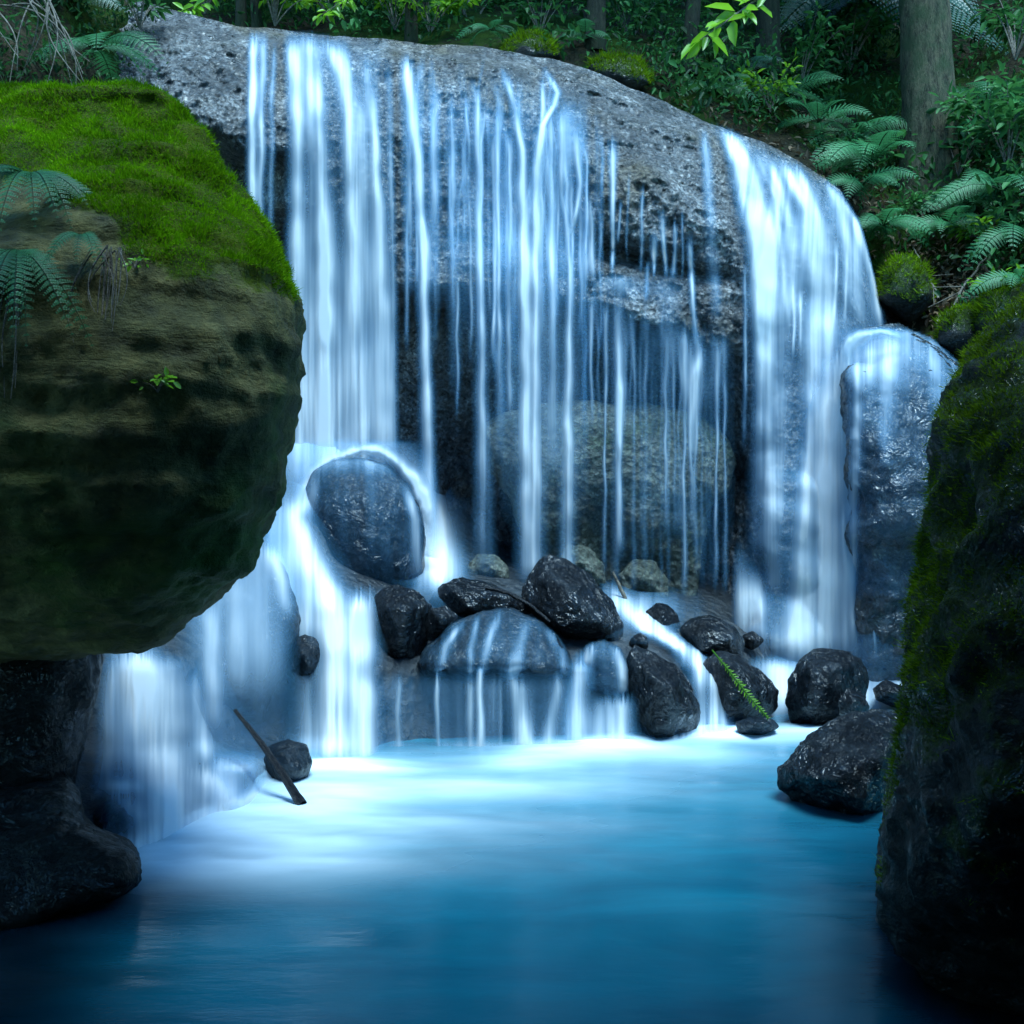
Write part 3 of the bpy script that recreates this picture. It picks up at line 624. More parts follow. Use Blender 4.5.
hull('low flat stone at the waterline beneath the fern twig', [(735, 722), (755, 716), (775, 720), (780, 728), (760, 736), (738, 734)], 7.1, [(758, 724, .2)], M['boulder'], .014, .008, 6, .2, group=G)
hull('low veiled stone where the dark stick rests', [(264, 760), (270, 746), (288, 740), (306, 744), (312, 762), (306, 780), (290, 796), (272, 790)], 5.95, [(285, 756, .2), (295, 772, .2)], M['boulder'], .015, .012, 5, .25, group=G)
for lab, ol, d, fr in [
    ('round grey stone in the misty hollow left of the sharp pyramid', [(468, 566), (478, 555), (496, 556), (508, 566), (508, 582), (470, 582)], 8.7, [(488, 566, .15)]),
    ('mossy stone in the recess left of the thin snag', [(556, 566), (568, 545), (590, 548), (604, 566), (606, 585), (560, 585)], 8.85, [(580, 562, .2)]),
    ('mossy stone in the recess right of the thin snag', [(618, 575), (634, 560), (655, 562), (668, 580), (666, 600), (622, 600)], 8.9, [(642, 576, .2)])]:
    hull(lab, ol, d, fr, M['back'], .02, .02, 5, .3, group=G)

for (u, v, d, r) in [(408, 668, 7.3, 11), (462, 626, 7.7, 9), (545, 640, 7.5, 8), (640, 642, 7.7, 9), (690, 668, 7.6, 9), (884, 668, 8.4, 9), (330, 662, 6.95, 9), (752, 640, 8.3, 9)]:
    a = np.linspace(0, 2 * math.pi, 9)[:-1]; rr = r * RNG.uniform(.75, 1.2, 8)
    hull('small wet cobble wedged among the larger boulders of the rapids', list(zip(u + rr * np.cos(a) * 1.2, v + rr * np.sin(a))), d, [(u - 2, v - 2, .08), (u + 3, v + 2, .07)], M['wet'], .013, .008, 8, .1, cat='stone', group='small cobbles in the rapids', name='cobble')
# ------------------------------------------------------------------ lower cascades
bed = lambda u, v: Dbed(u, v)
def Cd(c): return lambda u, v: c + 0 * u
water('white water curling round the large round boulder and dropping in one bright cascade', 262, 500, 436, 770, lambda u, v: Dbed(u, v) - 0.06,
      [([(285, 500), (296, 520), (312, 560), (328, 590), (336, 620), (340, 768)], (10, 12, 13, 18, 26, 30), (.5, .75, .85, .95, .97, .97)),
       ([(360, 588), (362, 620), (364, 768)], (14, 12, 12), (.9, .85, .75)),
       ([(300, 600), (304, 680), (305, 768)], (14, 12, 14), (.4, .3, .35)), ([(268, 486), (288, 540), (312, 590), (330, 650)], 26, (.3, .45, .4)), ([(276, 470), (276, 540), (290, 620)], 12, .25),
       ([(326, 440), (318, 480), (296, 520)], (24, 14, 10), (.7, .75, .6)),
       ([(408, 470), (424, 490), (434, 520), (440, 560), (442, 598)], (9, 10, 13, 16, 18), (.7, .9, .92, .85, .6))],
      veil=lambda u, v: 0.45 * gauss(u, v, 432, 530, 24, 60) + 0.5 * gauss(u, v, 300, 450, 45, 40), seed=11, streak=.4, sfreq=.12, off=.04)
def rimf(u, v):
    a = np.arctan2(u - 362, 535 - v); r = np.hypot((u - 362) / 66., (v - 535) / 84.) + .035 * fbm(np.stack([a * 2.2, 0 * a + 3, 0 * a], -1), 1, 3)
    w1 = np.interp(a, [-1.6, -.8, 0, .6, 1.2, 1.8], [.10, .07, .045, .08, .14, .2]); st_ = np.interp(a, [-1.7, -1.0, -.2, .5, 1.0, 1.7], [.05, .45, .85, .6, .85, .3])
    st_ = st_ * (1 + .35 * fbm(np.stack([a * 5, r * 2, 0 * a], -1), 1, 3))
    return (st_ * np.exp(-((r - 1.0) / w1) ** 2) + .3 * np.exp(-((r - 1.1) / .22) ** 2) * smooth(.85, 1.0, r)) * smooth(560, 500, v)
water('white rim of water arching over the crown of the round boulder', 290, 440, 438, 560, lambda u, v: 8.25 - 0.0 * u,
      [], veil=lambda u, v: rimf(u, v), seed=12, streak=.3, off=.0, thick=.06, sfreq=.12)
water('pale blue water sheeting over the broad veiled boulder', 160, 330, 470, 790, lambda u, v: 6.12 + .85 * smooth(700, 470, v) - .1 * smooth(230, 170, u) + .12 * smooth(270, 320, u),
      [([(208, 600), (212, 640), (214, 740)], (8, 8, 10), (.4, .5, .3)), ([(268, 545), (282, 580), (290, 620)], (10, 8, 6), (.5, .5, .2)), ([(236, 570), (240, 700)], 10, .2)],
      veil=lambda u, v: 0.34 * smooth(480, 580, v) * smooth(165, 215, u) * (1 - smooth(262, 306, u)) * (1 - 0.45 * smooth(640, 720, v)) , seed=13, streak=.3, sfreq=.06)
water('soft white cascade pouring out from beneath the overhang into the pool', 84, 262, 632, 884, bed,
      [([(132, 640), (142, 690), (154, 750), (170, 790), (200, 870)], (20, 24, 26, 32, 44), (.98, .97, .92, .8, .75)), ([(205, 766), (222, 790), (232, 840)], (10, 14, 20), (.6, .7, .7)),
       ([(172, 655), (178, 740)], (12, 16), (.3, .3)), ([(112, 660), (106, 760), (100, 800)], (5, 7, 9), (.35, .3, .3)), ([(196, 668), (204, 740), (206, 766)], (5, 6, 10), (.35, .4, .55)),
       ([(120, 792), (140, 822), (150, 855)], (12, 14, 18), (.5, .4, .6)), ([(200, 770), (225, 800), (235, 830)], (16, 18, 20), (.5, .45, .6))],
      veil=lambda u, v: (0.30 - .14 * smooth(175, 215, u)) * smooth(90, 120, u) * smooth(650, 700, v) * (1 - smooth(215, 262, u) * smooth(800, 700, v)) * (1 - .75 * gauss(u, v, 128, 812, 20, 18)) * (1 - .75 * gauss(u, v, 236, 796, 18, 16)) + .5 * gauss(u, v, 236, 768, 22, 6) + .45 * gauss(u, v, 124, 786, 22, 6) + 0.75 * smooth(-30, 0, v - np.interp(u, [90, 110, 150, 200, 262], [868, 862, 848, 832, 800])), seed=14, streak=.38, sfreq=.09, off=.05)
from mathutils.bvhtree import BVHTree
def over(o, far):
    """distance of the surface of a boulder (smoothed), so that water can lie on it"""
    vs = [v.co + Vector(o.location) for v in o.data.vertices]; tree_ = BVHTree.FromPolygons(vs, [tuple(p.vertices) for p in o.data.polygons])
    def fn(UU, VV):
        D = np.full(UU.shape, np.nan); c = Vector((0, 0, CAMZ)); flat = P(UU, VV, 1.0)
        for i in range(UU.shape[0]):
            for j in range(UU.shape[1]):
                h = tree_.ray_cast(c, Vector(flat[i, j]) - c)
                if h[0] is not None: D[i, j] = h[0].y
        m = np.isnan(D); fn.mask = ~m
        for _ in range(16):
            q_ = np.pad(D, 1, constant_values=np.nan); st_ = np.stack([q_[:-2, 1:-1], q_[2:, 1:-1], q_[1:-1, :-2], q_[1:-1, 2:]])
            ok_ = ~np.isnan(st_); n_ = ok_.sum(0); av = np.where(ok_, st_, 0).sum(0) / np.maximum(n_, 1); D = np.where(np.isnan(D) & (n_ > 0), av, D)
        D = np.where(np.isnan(D), far, D); return blur(blur(D, 3, 0), 2, 1)
    return fn
def film(label, o, far, u0, u1, v0, v1, streams, veil, seed, streak=.5, sfreq=.2):
    f = over(o, far); UU, VV = np.meshgrid(np.arange(u0, u1 + .1, 1.5), np.arange(v0, v1 + .1, 2.5), indexing='ij'); f(UU, VV)
    edge = blur(blur(f.mask.astype(float), 4, 0), 2, 1); edge = np.maximum(smooth(.35, .95, edge), 0)
    water(label, u0, u1, v0, v1, f, streams, veil=lambda u, v: veil(u, v), du=1.5, dv=2.5, off=.025, thick=.02, seed=seed, streak=streak, sfreq=sfreq, emask=edge)
film('thin film of water running down the wide domed boulder', dome_b, 7.4, 414, 580, 604, 690,
     [([(462, 622), (446, 645), (437, 680)], 4, .4), ([(500, 612), (488, 640), (481, 684)], 4, .32), ([(530, 616), (520, 648), (513, 682)], (5, 6, 8), (.25, .4, .75)), ([(548, 626), (562, 655), (566, 680)], 5, .4), ([(478, 616), (470, 650), (470, 682)], 3, .4)],
     lambda u, v: .05 * (1 + fbm(np.stack([u * .05, v * .03, 0 * u], -1), 1, 3)), 31)
film('thin film of water sliding over the smooth grey dome', grey_b, 7.3, 576, 634, 636, 700, [([(590, 645), (584, 670), (580, 698)], 6, .6), ([(615, 645), (622, 670), (624, 696)], 5, .5)], lambda u, v: .16 + 0 * u, 32)
film('fine streaks of water down the face of the large round boulder', round_b, 8.4, 298, 430, 452, 600, [([(316, 470), (309, 520), (316, 580)], 6, .4), ([(402, 478), (416, 520), (418, 585)], 5, .5)],
     lambda u, v: .07 * (1 + .8 * fbm(np.stack([u * .12, v * .012, 0 * u], -1), 1, 3)) + .3 * smooth(480, 455, v), 33)
film('thin water sliding over the crown of the tall wet boulder', tall_b, 8.9, 840, 985, 326, 600, [([(868, 340), (856, 400), (852, 500), (852, 590)], (12, 9, 5, 4), (.8, .55, .4, .3)), ([(890, 335), (886, 380), (884, 470)], (10, 10, 6), (.5, .25, .1)), ([(925, 342), (940, 380), (945, 440)], (9, 12, 8), (.35, .25, .1))],
     lambda u, v: .26 * smooth(420, 335, v) + .05, 34)
water('low blue step of water beside the dark stick', 205, 310, 744, 838, bed,
      [([(280, 760), (284, 815)], (10, 14), (.4, .5)), ([(220, 756), (224, 815)], (14, 16), (.35, .4))],
      veil=lambda u, v: 0.28 * smooth(745, 765, v) * smooth(205, 225, u) * (1 - smooth(290, 310, u)) + .8 * smooth(-22, 0, v - np.interp(u, [205, 260, 300], [832, 802, 784])), seed=15, streak=.3, sfreq=.1)
water('thin strands of water dripping from the lip of the wide domed boulder', 374, 584, 664, 762, Cd(6.82),
      [([(437, 672), (437, 760)], 2.2, (.8, .45)), ([(398, 674), (399, 760)], 2.4, (.3, .4)), ([(482, 650), (480, 690), (479, 760)], (3, 3, 4), (.3, .75, .4)), ([(498, 676), (500, 760)], (7, 8), (.5, .4)),
       ([(512, 674), (518, 690), (524, 760)], (8, 8, 9), (.9, .85, .8)), ([(470, 676), (470, 760)], 4, (.45, .3)), ([(556, 672), (556, 690), (548, 760)], (4, 5, 10), (.5, .4, .45))],
      veil=lambda u, v: 0.17 * smooth(668, 690, v) + .45 * smooth(735, 764, v), seed=16, streak=.4, sfreq=.2, off=0, thick=.03)
water('pair of white cascades either side of the smooth grey dome', 558, 646, 646, 762, lambda u, v: np.interp(v, [640, 655, 670, 762], [7.4, 7.1, 6.98, 6.9]) + 0 * u,
      [([(581, 650), (580, 680), (578, 700), (574, 760)], (6, 9, 14, 20), (.8, .95, .9, .85)), ([(604, 694), (604, 760)], (10, 16), (.45, .6)), ([(622, 694), (621, 720), (620, 760)], (9, 10, 12), (.6, .75, .8))], seed=17, streak=.35, sfreq=.12, off=0, thick=.04)
water('white rapid winding between the boulders to a short drop at the pool', 596, 790, 572, 748, bed,
      [([(606, 580), (628, 610), (650, 630), (690, 650), (706, 672), (712, 700), (716, 745)], (12, 12, 10, 12, 14, 13, 18), (.5, .75, .85, .9, .9, .9, .95)),
       ([(640, 612), (672, 640), (700, 660)], (10, 9, 8), (.5, .7, .6))],
      veil=lambda u, v: 0.35 * gauss(u, v, 640, 610, 40, 18) + 0.4 * gauss(u, v, 690, 735, 40, 12), seed=18, streak=.55, sfreq=.16, off=.09)
water('bright white plunge of water striking the base beside the tall wet boulder', 730, 916, 325, 700, lambda u, v: np.minimum(Dreal(np.minimum(u, 880), np.maximum(v, 330)), np.interp(u, [730, 830, 845, 870, 920], [8.8, 8.6, 8.5, 8.32, 8.3])) - .06,
      [([(852, 342), (838, 362), (832, 400), (827, 520), (824, 660)], (10, 22, 22, 25, 28), (.85, .97, .95, .85, .75)),
       ([(846, 352), (850, 420), (851, 640)], (6, 6, 4), (.6, .5, .5)), ([(800, 440), (799, 660)], (10, 16), (.2, .45)), ([(815, 380), (806, 480), (800, 660)], (6, 6, 8), (.5, .6, .4)),
       ([(876, 562), (874, 660)], 1.6, (.6, .4)), ([(845, 500), (846, 655)], 2.5, (.5, .5)),
       ([(740, 540), (738, 610), (732, 645)], (4, 16, 20), (.1, .4, .3))],
      veil=lambda u, v: 0.85 * gauss(u, v, 737, 605, 17, 26) + .6 * gauss(u, v, 756, 606, 12, 26) + 0.85 * np.exp(-((v - np.interp(u, [840, 858, 880, 910], [352, 338, 331, 341])) / np.interp(u, [840, 910], [8, 3.5])) ** 2) * smooth(838, 850, u) * smooth(916, 880, u) + 0.4 * gauss(u, v, 800, 650, 70, 35) + .4 * gauss(u, v, 850, 350, 18, 20),
      seed=19, streak=.3, sfreq=.14, off=.0, thick=.06)
water('shallow white run of water at the foot of the right curtain', 740, 920, 650, 735, bed, [([(770, 660), (800, 700)], 20, .3)],
      veil=lambda u, v: 0.55 * smooth(652, 672, v) * smooth(740, 780, u) * (1 - smooth(690, 728, v) * .7), seed=20, streak=.5, sfreq=.06, off=.08)

# ------------------------------------------------------------------ pool
xs = np.concatenate([np.linspace(-7, 7, 360)]); ys = np.linspace(-4, 9.4, 340)
X, Y = np.meshgrid(xs, ys, indexing='ij')
pu, pv, _ = uvd(np.stack([X, Y, 0 * X], -1)); pv = np.where(Y < 0.6, 4000, pv)
fm = np.zeros_like(X)
for cu, cv, ru, rv, s in [(340, 771, 62, 11, .85), (385, 786, 120, 22, .34), (560, 752, 60, 9, .6), (610, 746, 46, 9, .9), (530, 764, 46, 8, .6), (718, 735, 36, 8, 1.0), (690, 748, 70, 14, .4), (150, 872, 45, 16, .95), (190, 854, 60, 20, .97), (240, 834, 70, 22, .95), (285, 814, 70, 20, .85), (320, 798, 60, 14, .6), (270, 850, 120, 32, .45), (220, 862, 90, 26, .5), (330, 838, 120, 14, .35), (420, 822, 140, 10, .25), (300, 868, 110, 10, .28), (520, 790, 150, 9, .22),
                          (470, 775, 200, 24, .14), (430, 800, 260, 40, .10), (640, 762, 150, 20, .12), (800, 735, 60, 10, .45), (850, 728, 50, 8, .4), (420, 840, 230, 45, .10)]:
    fm = 1 - (1 - fm) * (1 - np.clip(s * gauss(pu, pv, cu, cv, ru, rv), 0, .97))
q = np.stack([X * .55 + Y * .35, Y * 1.6, 0 * X], -1)
fm = np.clip(fm * (1 + .4 * fbm(q, 1.6, 4, .6)) + .02 * np.clip(fbm(q + 5, .8, 3), 0, 1) , 0, .97)
fm = np.where(Y < 2.5, fm * 0, fm)
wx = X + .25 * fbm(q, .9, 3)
aer_shade = smooth(-1.75 - .30 * np.maximum(Y - 4, 0) * 2, -.7 - .3 * np.maximum(Y - 4, 0) * 2, wx) * (1 - smooth(.75, 1.5 + .5 * np.maximum(Y - 3.5, 0), wx - .45 * np.maximum(Y - 3.5, 0))) * (.62 + .38 * smooth(2.2, 4.6, Y)) * (1 + .15 * fbm(q + 2, 1.1, 3))  # painted shade towards both banks, around the milky bubbly middle
Z = 0.012 * fbm(q, 1.2, 3) + 0.04 * fm
add('water', new_mesh('water', np.stack([X, Y, Z], -1).reshape(-1, 3), [grid_faces(*X.shape)], M['pool'], {'foam': fm, 'bubble_shade': np.clip(aer_shade, 0, 1)}), kind='structure')
add('pool_bed', new_mesh('pool_bed', np.array([[-14, -14, -1.2], [14, -14, -1.2], [14, 14, -1.2], [-14, 14, -1.2]], float), [np.array([[0, 1, 2, 3]])], M['dark']), kind='structure')

# ------------------------------------------------------------------ drifting spray
def mat_mist(name, dens):
    k = N(name); co = k.n('TexCoord').outputs['Object']
    r = k.n('VectorMath', {0: co}, operation='LENGTH').outputs['Value']
    f = k.math('POWER', k.math('SUBTRACT', 1.0, r, True), 1.6)
    return k.done(k.n('VolumePrincipled', {'Color': (0.45, 0.78, 1.0, 1), 'Density': k.math('MULTIPLY', f, dens), 'Anisotropy': 0.1}).outputs[0], 'Volume')
def mist(label, u, v, d, rx, ry, rz, dens):
    a, b = np.meshgrid(np.linspace(0, 2 * math.pi, 25)[:-1], np.linspace(.02, math.pi - .02, 13), indexing='ij')
    V = np.stack([np.cos(a) * np.sin(b), np.sin(a) * np.sin(b), np.cos(b)], -1)
    V = np.concatenate([V, V[:1]], 0)
    o = add('mist', new_mesh('mist', V.reshape(-1, 3), [grid_faces(*V.shape[:2])], mat_mist('spray_mist', dens)), None, P(u, v, d), label, 'mist', kind='stuff'); o.scale = (rx, ry, rz)
mist('pale spray hanging right of the large round boulder', 455, 520, 8.7, 1.2, .55, .9, 3.6)
mist('pale spray behind the crown of the large round boulder', 330, 430, 8.75, .75, .4, .7, 1.9)
mist('spray at the foot of the right curtain', 800, 640, 8.3, 1.0, .45, .65, 3.4)
mist('thin spray over the stones below the twin streams', 565, 560, 8.8, 1.1, .4, .5, 2.0)
mist('spray where the bright middle cascade meets the pool', 345, 755, 6.45, .6, .4, .28, 2.6)
mist('spray where the cascade from the overhang meets the pool', 190, 835, 4.8, .6, .45, .2, 1.8)
# ------------------------------------------------------------------ banks and hillside
def terrain(name, cols, u0, u1, v0, v1, mat, du=5, dv=5, amp=.25, mossf=None):
    cu = np.array(sorted(cols)); vv = np.arange(v0, v1 + .1, dv); uu = np.arange(u0, u1 + .1, du)
    T = np.stack([np.interp(vv, [q[0] for q in cols[c]], [q[1] for q in cols[c]]) for c in cu])
    T = np.stack([np.interp(uu, cu, T[:, j]) for j in range(len(vv))], 1); T = blur(blur(T, 4, 0), 4, 1)
    UU, VV = np.meshgrid(uu, vv, indexing='ij'); W = P(UU, VV, T)
    n = fbm(W, .7, 5, .55); W = P(UU, VV, T - amp * n)
    ms = np.clip(.45 + .6 * fbm(W + 3, .9, 4) + (mossf(UU, VV) if mossf else 0), 0, 1)
    add(name, new_mesh(name, W.reshape(-1, 3), [grid_faces(*UU.shape)[:, ::-1]], mat, {'moss': ms}), kind='structure')
    return lambda u, v: bil(W[..., 1], u0, du, v0, dv, np.asarray(u, float), np.asarray(v, float))
HT = {0: [(-700, 20), (-200, 15), (0, 12.5), (60, 12.0), (720, 12)],
      150: [(-700, 22), (-200, 17), (0, 13.0), (40, 11.8), (720, 11.8)],
      400: [(-700, 23), (-200, 18), (0, 13.2), (50, 11.2), (90, 10.6), (720, 10.6)],
      560: [(-700, 23), (-200, 17), (0, 12.8), (50, 10.6), (90, 10.2), (720, 10.2)],
      700: [(-700, 22), (-200, 17), (0, 13.2), (60, 11.3), (120, 10.1), (160, 9.95), (720, 9.95)],
      800: [(-700, 22), (-200, 17), (0, 13.5), (60, 12.6), (130, 11.3), (175, 10.1), (230, 10.0), (720, 10.0)],
      870: [(-700, 21), (-200, 17), (0, 14.0), (100, 12.3), (180, 11.1), (220, 10.5), (300, 10.0), (720, 9.9)],
      930: [(-700, 20), (-200, 16), (0, 14.0), (100, 12.2), (190, 10.9), (250, 10.2), (330, 9.6), (400, 9.3), (720, 9.2)],
      1100: [(-700, 18), (-200, 14), (0, 11.5), (100, 10.2), (200, 9.2), (300, 8.3), (400, 7.8), (720, 7.6)],
      1400: [(-700, 14), (-200, 11), (0, 8.5), (200, 7), (400, 6.3), (720, 6.3)]}
Dh = terrain('hillside', HT, 0, 1400, -700, 720, M['earth'], mossf=lambda u, v: .1 - .25 * gauss(u, v, 950, 290, 50, 40))
LT = {-600: [(-700, 6.0), (100, 4.6), (720, 4.4)], -300: [(-700, 8.5), (0, 6.0), (720, 5.4)], 0: [(-700, 12), (-100, 8.6), (60, 7.6), (400, 7.2), (720, 6.4)], 100: [(-700, 15), (-100, 9.8), (50, 8.9), (110, 8.8), (400, 8.6), (720, 7.5)], 150: [(-700, 17), (-100, 11), (20, 9.6), (110, 9.3), (300, 9.2), (720, 8.6)]}
Dlb = terrain('bank', LT, -600, 150, -700, 720, M['earth'], mossf=lambda u, v: -.1)

# unseen gully shell with a closed top, added behind the viewer to shade the foreground
th_ = np.linspace(math.radians(150), math.radians(390), 90); zz = np.linspace(-1.2, 10, 60)
TH, ZZ = np.meshgrid(th_, zz, indexing='ij')
Rr = np.interp(ZZ, [-1.2, 0, 3, 6, 8, 9.4, 10], [4.6, 4.4, 4.6, 4.4, 3.4, 1.8, .05])
W = np.stack([0.58 * Rr * np.cos(TH), 0.4 + Rr * np.sin(TH) * .9, ZZ], -1); W *= (1 + .06 * fbm(W, .6, 4))[..., None]
add('shade_gully', new_mesh('shade_gully', W.reshape(-1, 3), [grid_faces(*TH.shape)], M['earth'], {'moss': np.clip(.4 + .5 * fbm(W, .8, 3), 0, 1)}), kind='structure')

# ------------------------------------------------------------------ plants
def unit(a): return a / (np.linalg.norm(a, axis=-1, keepdims=True) + 1e-9)

def leaf_arrays(B, D_, Nn, L, wr, fold=0.25, droop=0.15):
    """B base, D_ direction, Nn up normal, L length -> verts (n*6,3), quads"""
    D_ = unit(D_); S_ = unit(np.cross(D_, Nn)); Nn = unit(np.cross(S_, D_)); L = np.asarray(L)[:, None]; w = L * wr
    mid = B + D_ * L * .35; up = B + D_ * L * .72 - Nn * L * droop * .5
    V = np.stack([B, mid - S_ * w * .5 + Nn * w * fold, up - S_ * w * .38 + Nn * w * fold, B + D_ * L - Nn * L * droop, up + S_ * w * .38 + Nn * w * fold, mid + S_ * w * .5 + Nn * w * fold], 1)
    n = len(B); i = (np.arange(n) * 6)[:, None]
    f = np.concatenate([i + [0, 5, 4, 3], i + [0, 3, 2, 1]])
    return V.reshape(-1, 3), f

class Leaves:
    def __init__(s): s.V = []; s.Fq = []; s.T = []; s.n = 0
    def put(s, B, D_, Nn, L, wr, tint, fold=.25, droop=.15):
        V, f = leaf_arrays(B, D_, Nn, L, wr, fold, droop); s.V.append(V); s.Fq.append(f + s.n); s.n += len(V); s.T.append(np.repeat(np.clip(tint, 0, 1), 6))
    def build(s, name, mat, parent=None, **kw):
        return add(name, new_mesh(name, np.concatenate(s.V), [np.concatenate(s.Fq)], mat, {'tint': np.concatenate(s.T)}), parent, **kw)

def tube(path, rad, k=8):
    path = np.asarray(path, float); n = len(path); rad = np.broadcast_to(rad, n)
    t = unit(np.gradient(path, axis=0)); ref = np.array([0.3, 0.2, 1.0]) if abs(t[0, 2]) < .9 else np.array([1.0, .2, 0])
    a = unit(np.cross(t, ref)); b = np.cross(t, a); th = np.linspace(0, 2 * math.pi, k, endpoint=False)
    V = path[:, None] + (a[:, None] * np.cos(th)[None, :, None] + b[:, None] * np.sin(th)[None, :, None]) * rad[:, None, None]
    i = np.arange(n * k).reshape(n, k)
    f = np.stack([i[:-1], np.roll(i[:-1], -1, 1), np.roll(i[1:], -1, 1), i[1:]], -1).reshape(-1, 4)
    return V.reshape(-1, 3), f

def tubes(name, items, mat, parent=None, **kw):
    Vs, Fs, n = [], [], 0
    for p, r, k in items:
        V, f = tube(p, r, k); Vs.append(V); Fs.append(f + n); n += len(V)
    return add(name, new_mesh(name, np.concatenate(Vs), [np.concatenate(Fs)], mat), parent, **kw)

def empty(name, loc, label, cat, group=None):
    return add(name, None, None, loc, label, cat, group)

def frond_geo(rng, az, L, rise, droop, width=.34, npin=20, roll=0.0, tint=.5):
    """one fern frond from the origin"""
    t = np.linspace(0, 1, 26); h = np.array([math.cos(az), math.sin(az), 0]); side = np.array([-h[1], h[0], 0]); bend = rng.uniform(-.12, .12)
    R = h * (t * L * .9)[:, None] + np.array([0, 0, 1]) * (L * (rise * t - droop * t * t))[:, None] + side * (bend * L * t * t)[:, None]
    lv = Leaves(); ti = np.linspace(.14, .985, npin)
    pc = np.stack([np.interp(ti, t, R[:, k]) for k in range(3)], -1); tg = unit(np.stack([np.interp(ti, t, np.gradient(R[:, k])) for k in range(3)], -1))
    prof = np.sin(np.clip((ti - .02) / .98, 0, 1) ** .62 * math.pi) ** .8 * .9 + .05
    for sg in (-1, 1):
        sd = unit(np.cross(tg, unit(np.array([0, -.9, .8]))) * sg); up = unit(np.cross(sd, tg) * sg)
        sd = unit(sd + tg * .38 + up * roll)
        for j in range(npin):
            l = prof[j] * L * width; m = max(3, int(l / (L * .021)))
            s = (np.arange(m) + .5) / m
            c = pc[j] + sd[j] * (s * l)[:, None] - np.array([0, 0, 1]) * (0.16 * l * s * s)[:, None]
            pl = min(L * .036, l * .42) * (1 - .7 * s) + .0008
            for s2 in (-1, 1):
                d = tg[j] * s2 * .85 + sd[j] * .55
                lv.put(c, np.broadcast_to(d, c.shape), np.broadcast_to(up[j], c.shape), pl, .8, tint + rng.uniform(-.2, .2, m) + .12 * s, .1, .1)
    return lv, R

def fern(label, u, v, d, fronds, L, mat, seed=0, rise=.75, droop=.85, width=.27, cat='fern', group='ferns', az0=0, azr=(0, 2 * math.pi), tint=.5, npin=14, lift=0.0, name='fern'):
    if d > 7: d -= .22; lift += .1; L *= .95
    rng = np.random.default_rng(seed); b = P(u, v, d); b[2] += lift
    root = empty(name, b, label, cat, group)
    for k in range(fronds):
        az = azr[0] + (azr[1] - azr[0]) * (k + rng.uniform(.2, .8)) / fronds
        l = L * rng.uniform(.75, 1.1)
        lv, R = frond_geo(rng, az, l, rise * rng.uniform(.7, 1.25), droop * rng.uniform(.85, 1.25), width, npin, rng.uniform(-.2, .1), tint + rng.uniform(-.25, .25))
        fo = lv.build('frond', mat, root)
        tubes('stalk', [(R, np.linspace(.006, .0015, len(R)) * (L / .7), 5)], M['twig'] if mat is M['dead'] else M['leaf_dark'], fo)
    return root

def shrub(label, u, v, d, h, r, nbr, nleaf, leaf, mat, seed=0, wr=.42, cat='shrub', group='leafy plants on the banks', name='shrub', lean=(0, 0), tint=.5, down=.2):
    rng = np.random.default_rng(seed); b = P(u, v, d); root = empty(name, b, label, cat, group)
    st = []; lv = Leaves()
    for k in range(nbr):
        az = rng.uniform(0, 2 * math.pi); rr = r * rng.uniform(.35, 1); hh = h * rng.uniform(.55, 1)
        t = np.linspace(0, 1, 9)[:, None]; e = np.array([math.cos(az) * rr + lean[0], math.sin(az) * rr + lean[1], hh])
        p = e * t * np.array([1, 1, 1]) + np.array([0, 0, 1]) * (.18 * h * np.sin(t * math.pi)) + rng.normal(size=3) * .04 * h * t
        st.append((p, np.linspace(.012, .003, 9) * max(h, .25), 5))
        n = nleaf // nbr; s = rng.uniform(.3, 1, n) ** .7
        c = np.stack([np.interp(s, t[:, 0], p[:, i]) for i in range(3)], -1)
        dr = unit(e) * .5 + rng.normal(size=(n, 3)) * .75; dr[:, 2] = dr[:, 2] * .5 - down * rng.uniform(0, 1, n)
        c = c + unit(dr) * (leaf * rng.uniform(.1, .8, n))[:, None]
        nn = np.array([0, -.25, 1.0]) + rng.normal(size=(n, 3)) * .45
        lv.put(c, dr, nn, leaf * rng.uniform(.55, 1.15, n), wr, tint + rng.normal(size=n) * .25, .18, rng.uniform(.05, .3))
    tubes('stem', st, M['twig'], root); lv.build('foliage', mat, root)
    return root

# ferns of the right bank
fern('large teal fern spreading to the left of the thick tree trunk', 874, 172, 10.5, 10, .85, M['fern'], 1, .6, .75, tint=.65, azr=(math.radians(100), math.radians(300)))
fern('teal fern with one frond arching over the corner of the ledge', 862, 196, 10.2, 7, .62, M['fern'], 2, .7, .85, tint=.6)
fern('small fern behind the crest of the right curtain', 818, 132, 11.0, 8, .62, M['fern'], 3, .7, .7, tint=.35)
fern('fern on the bank just right of the thick tree trunk', 968, 214, 10.3, 8, .62, M['fern'], 4, .55, .8, tint=.5)
fern('fern hanging over the bank above the tall dark mossy boulder', 1016, 246, 9.4, 8, .6, M['fern'], 5, .5, .9, tint=.5)
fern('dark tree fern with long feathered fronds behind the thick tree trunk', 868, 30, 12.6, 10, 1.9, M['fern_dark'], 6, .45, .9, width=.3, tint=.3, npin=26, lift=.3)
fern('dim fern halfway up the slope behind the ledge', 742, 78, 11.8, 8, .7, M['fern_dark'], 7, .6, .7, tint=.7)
fern('tiny fern growing on the crest behind the middle of the ledge', 492, 40, 11.0, 7, .42, M['fern'], 8, .6, .7, tint=.4)
fern('small fern beside the mossy stones on the crest of the ledge', 585, 46, 11.0, 7, .45, M['fern'], 9, .6, .8, tint=.35)
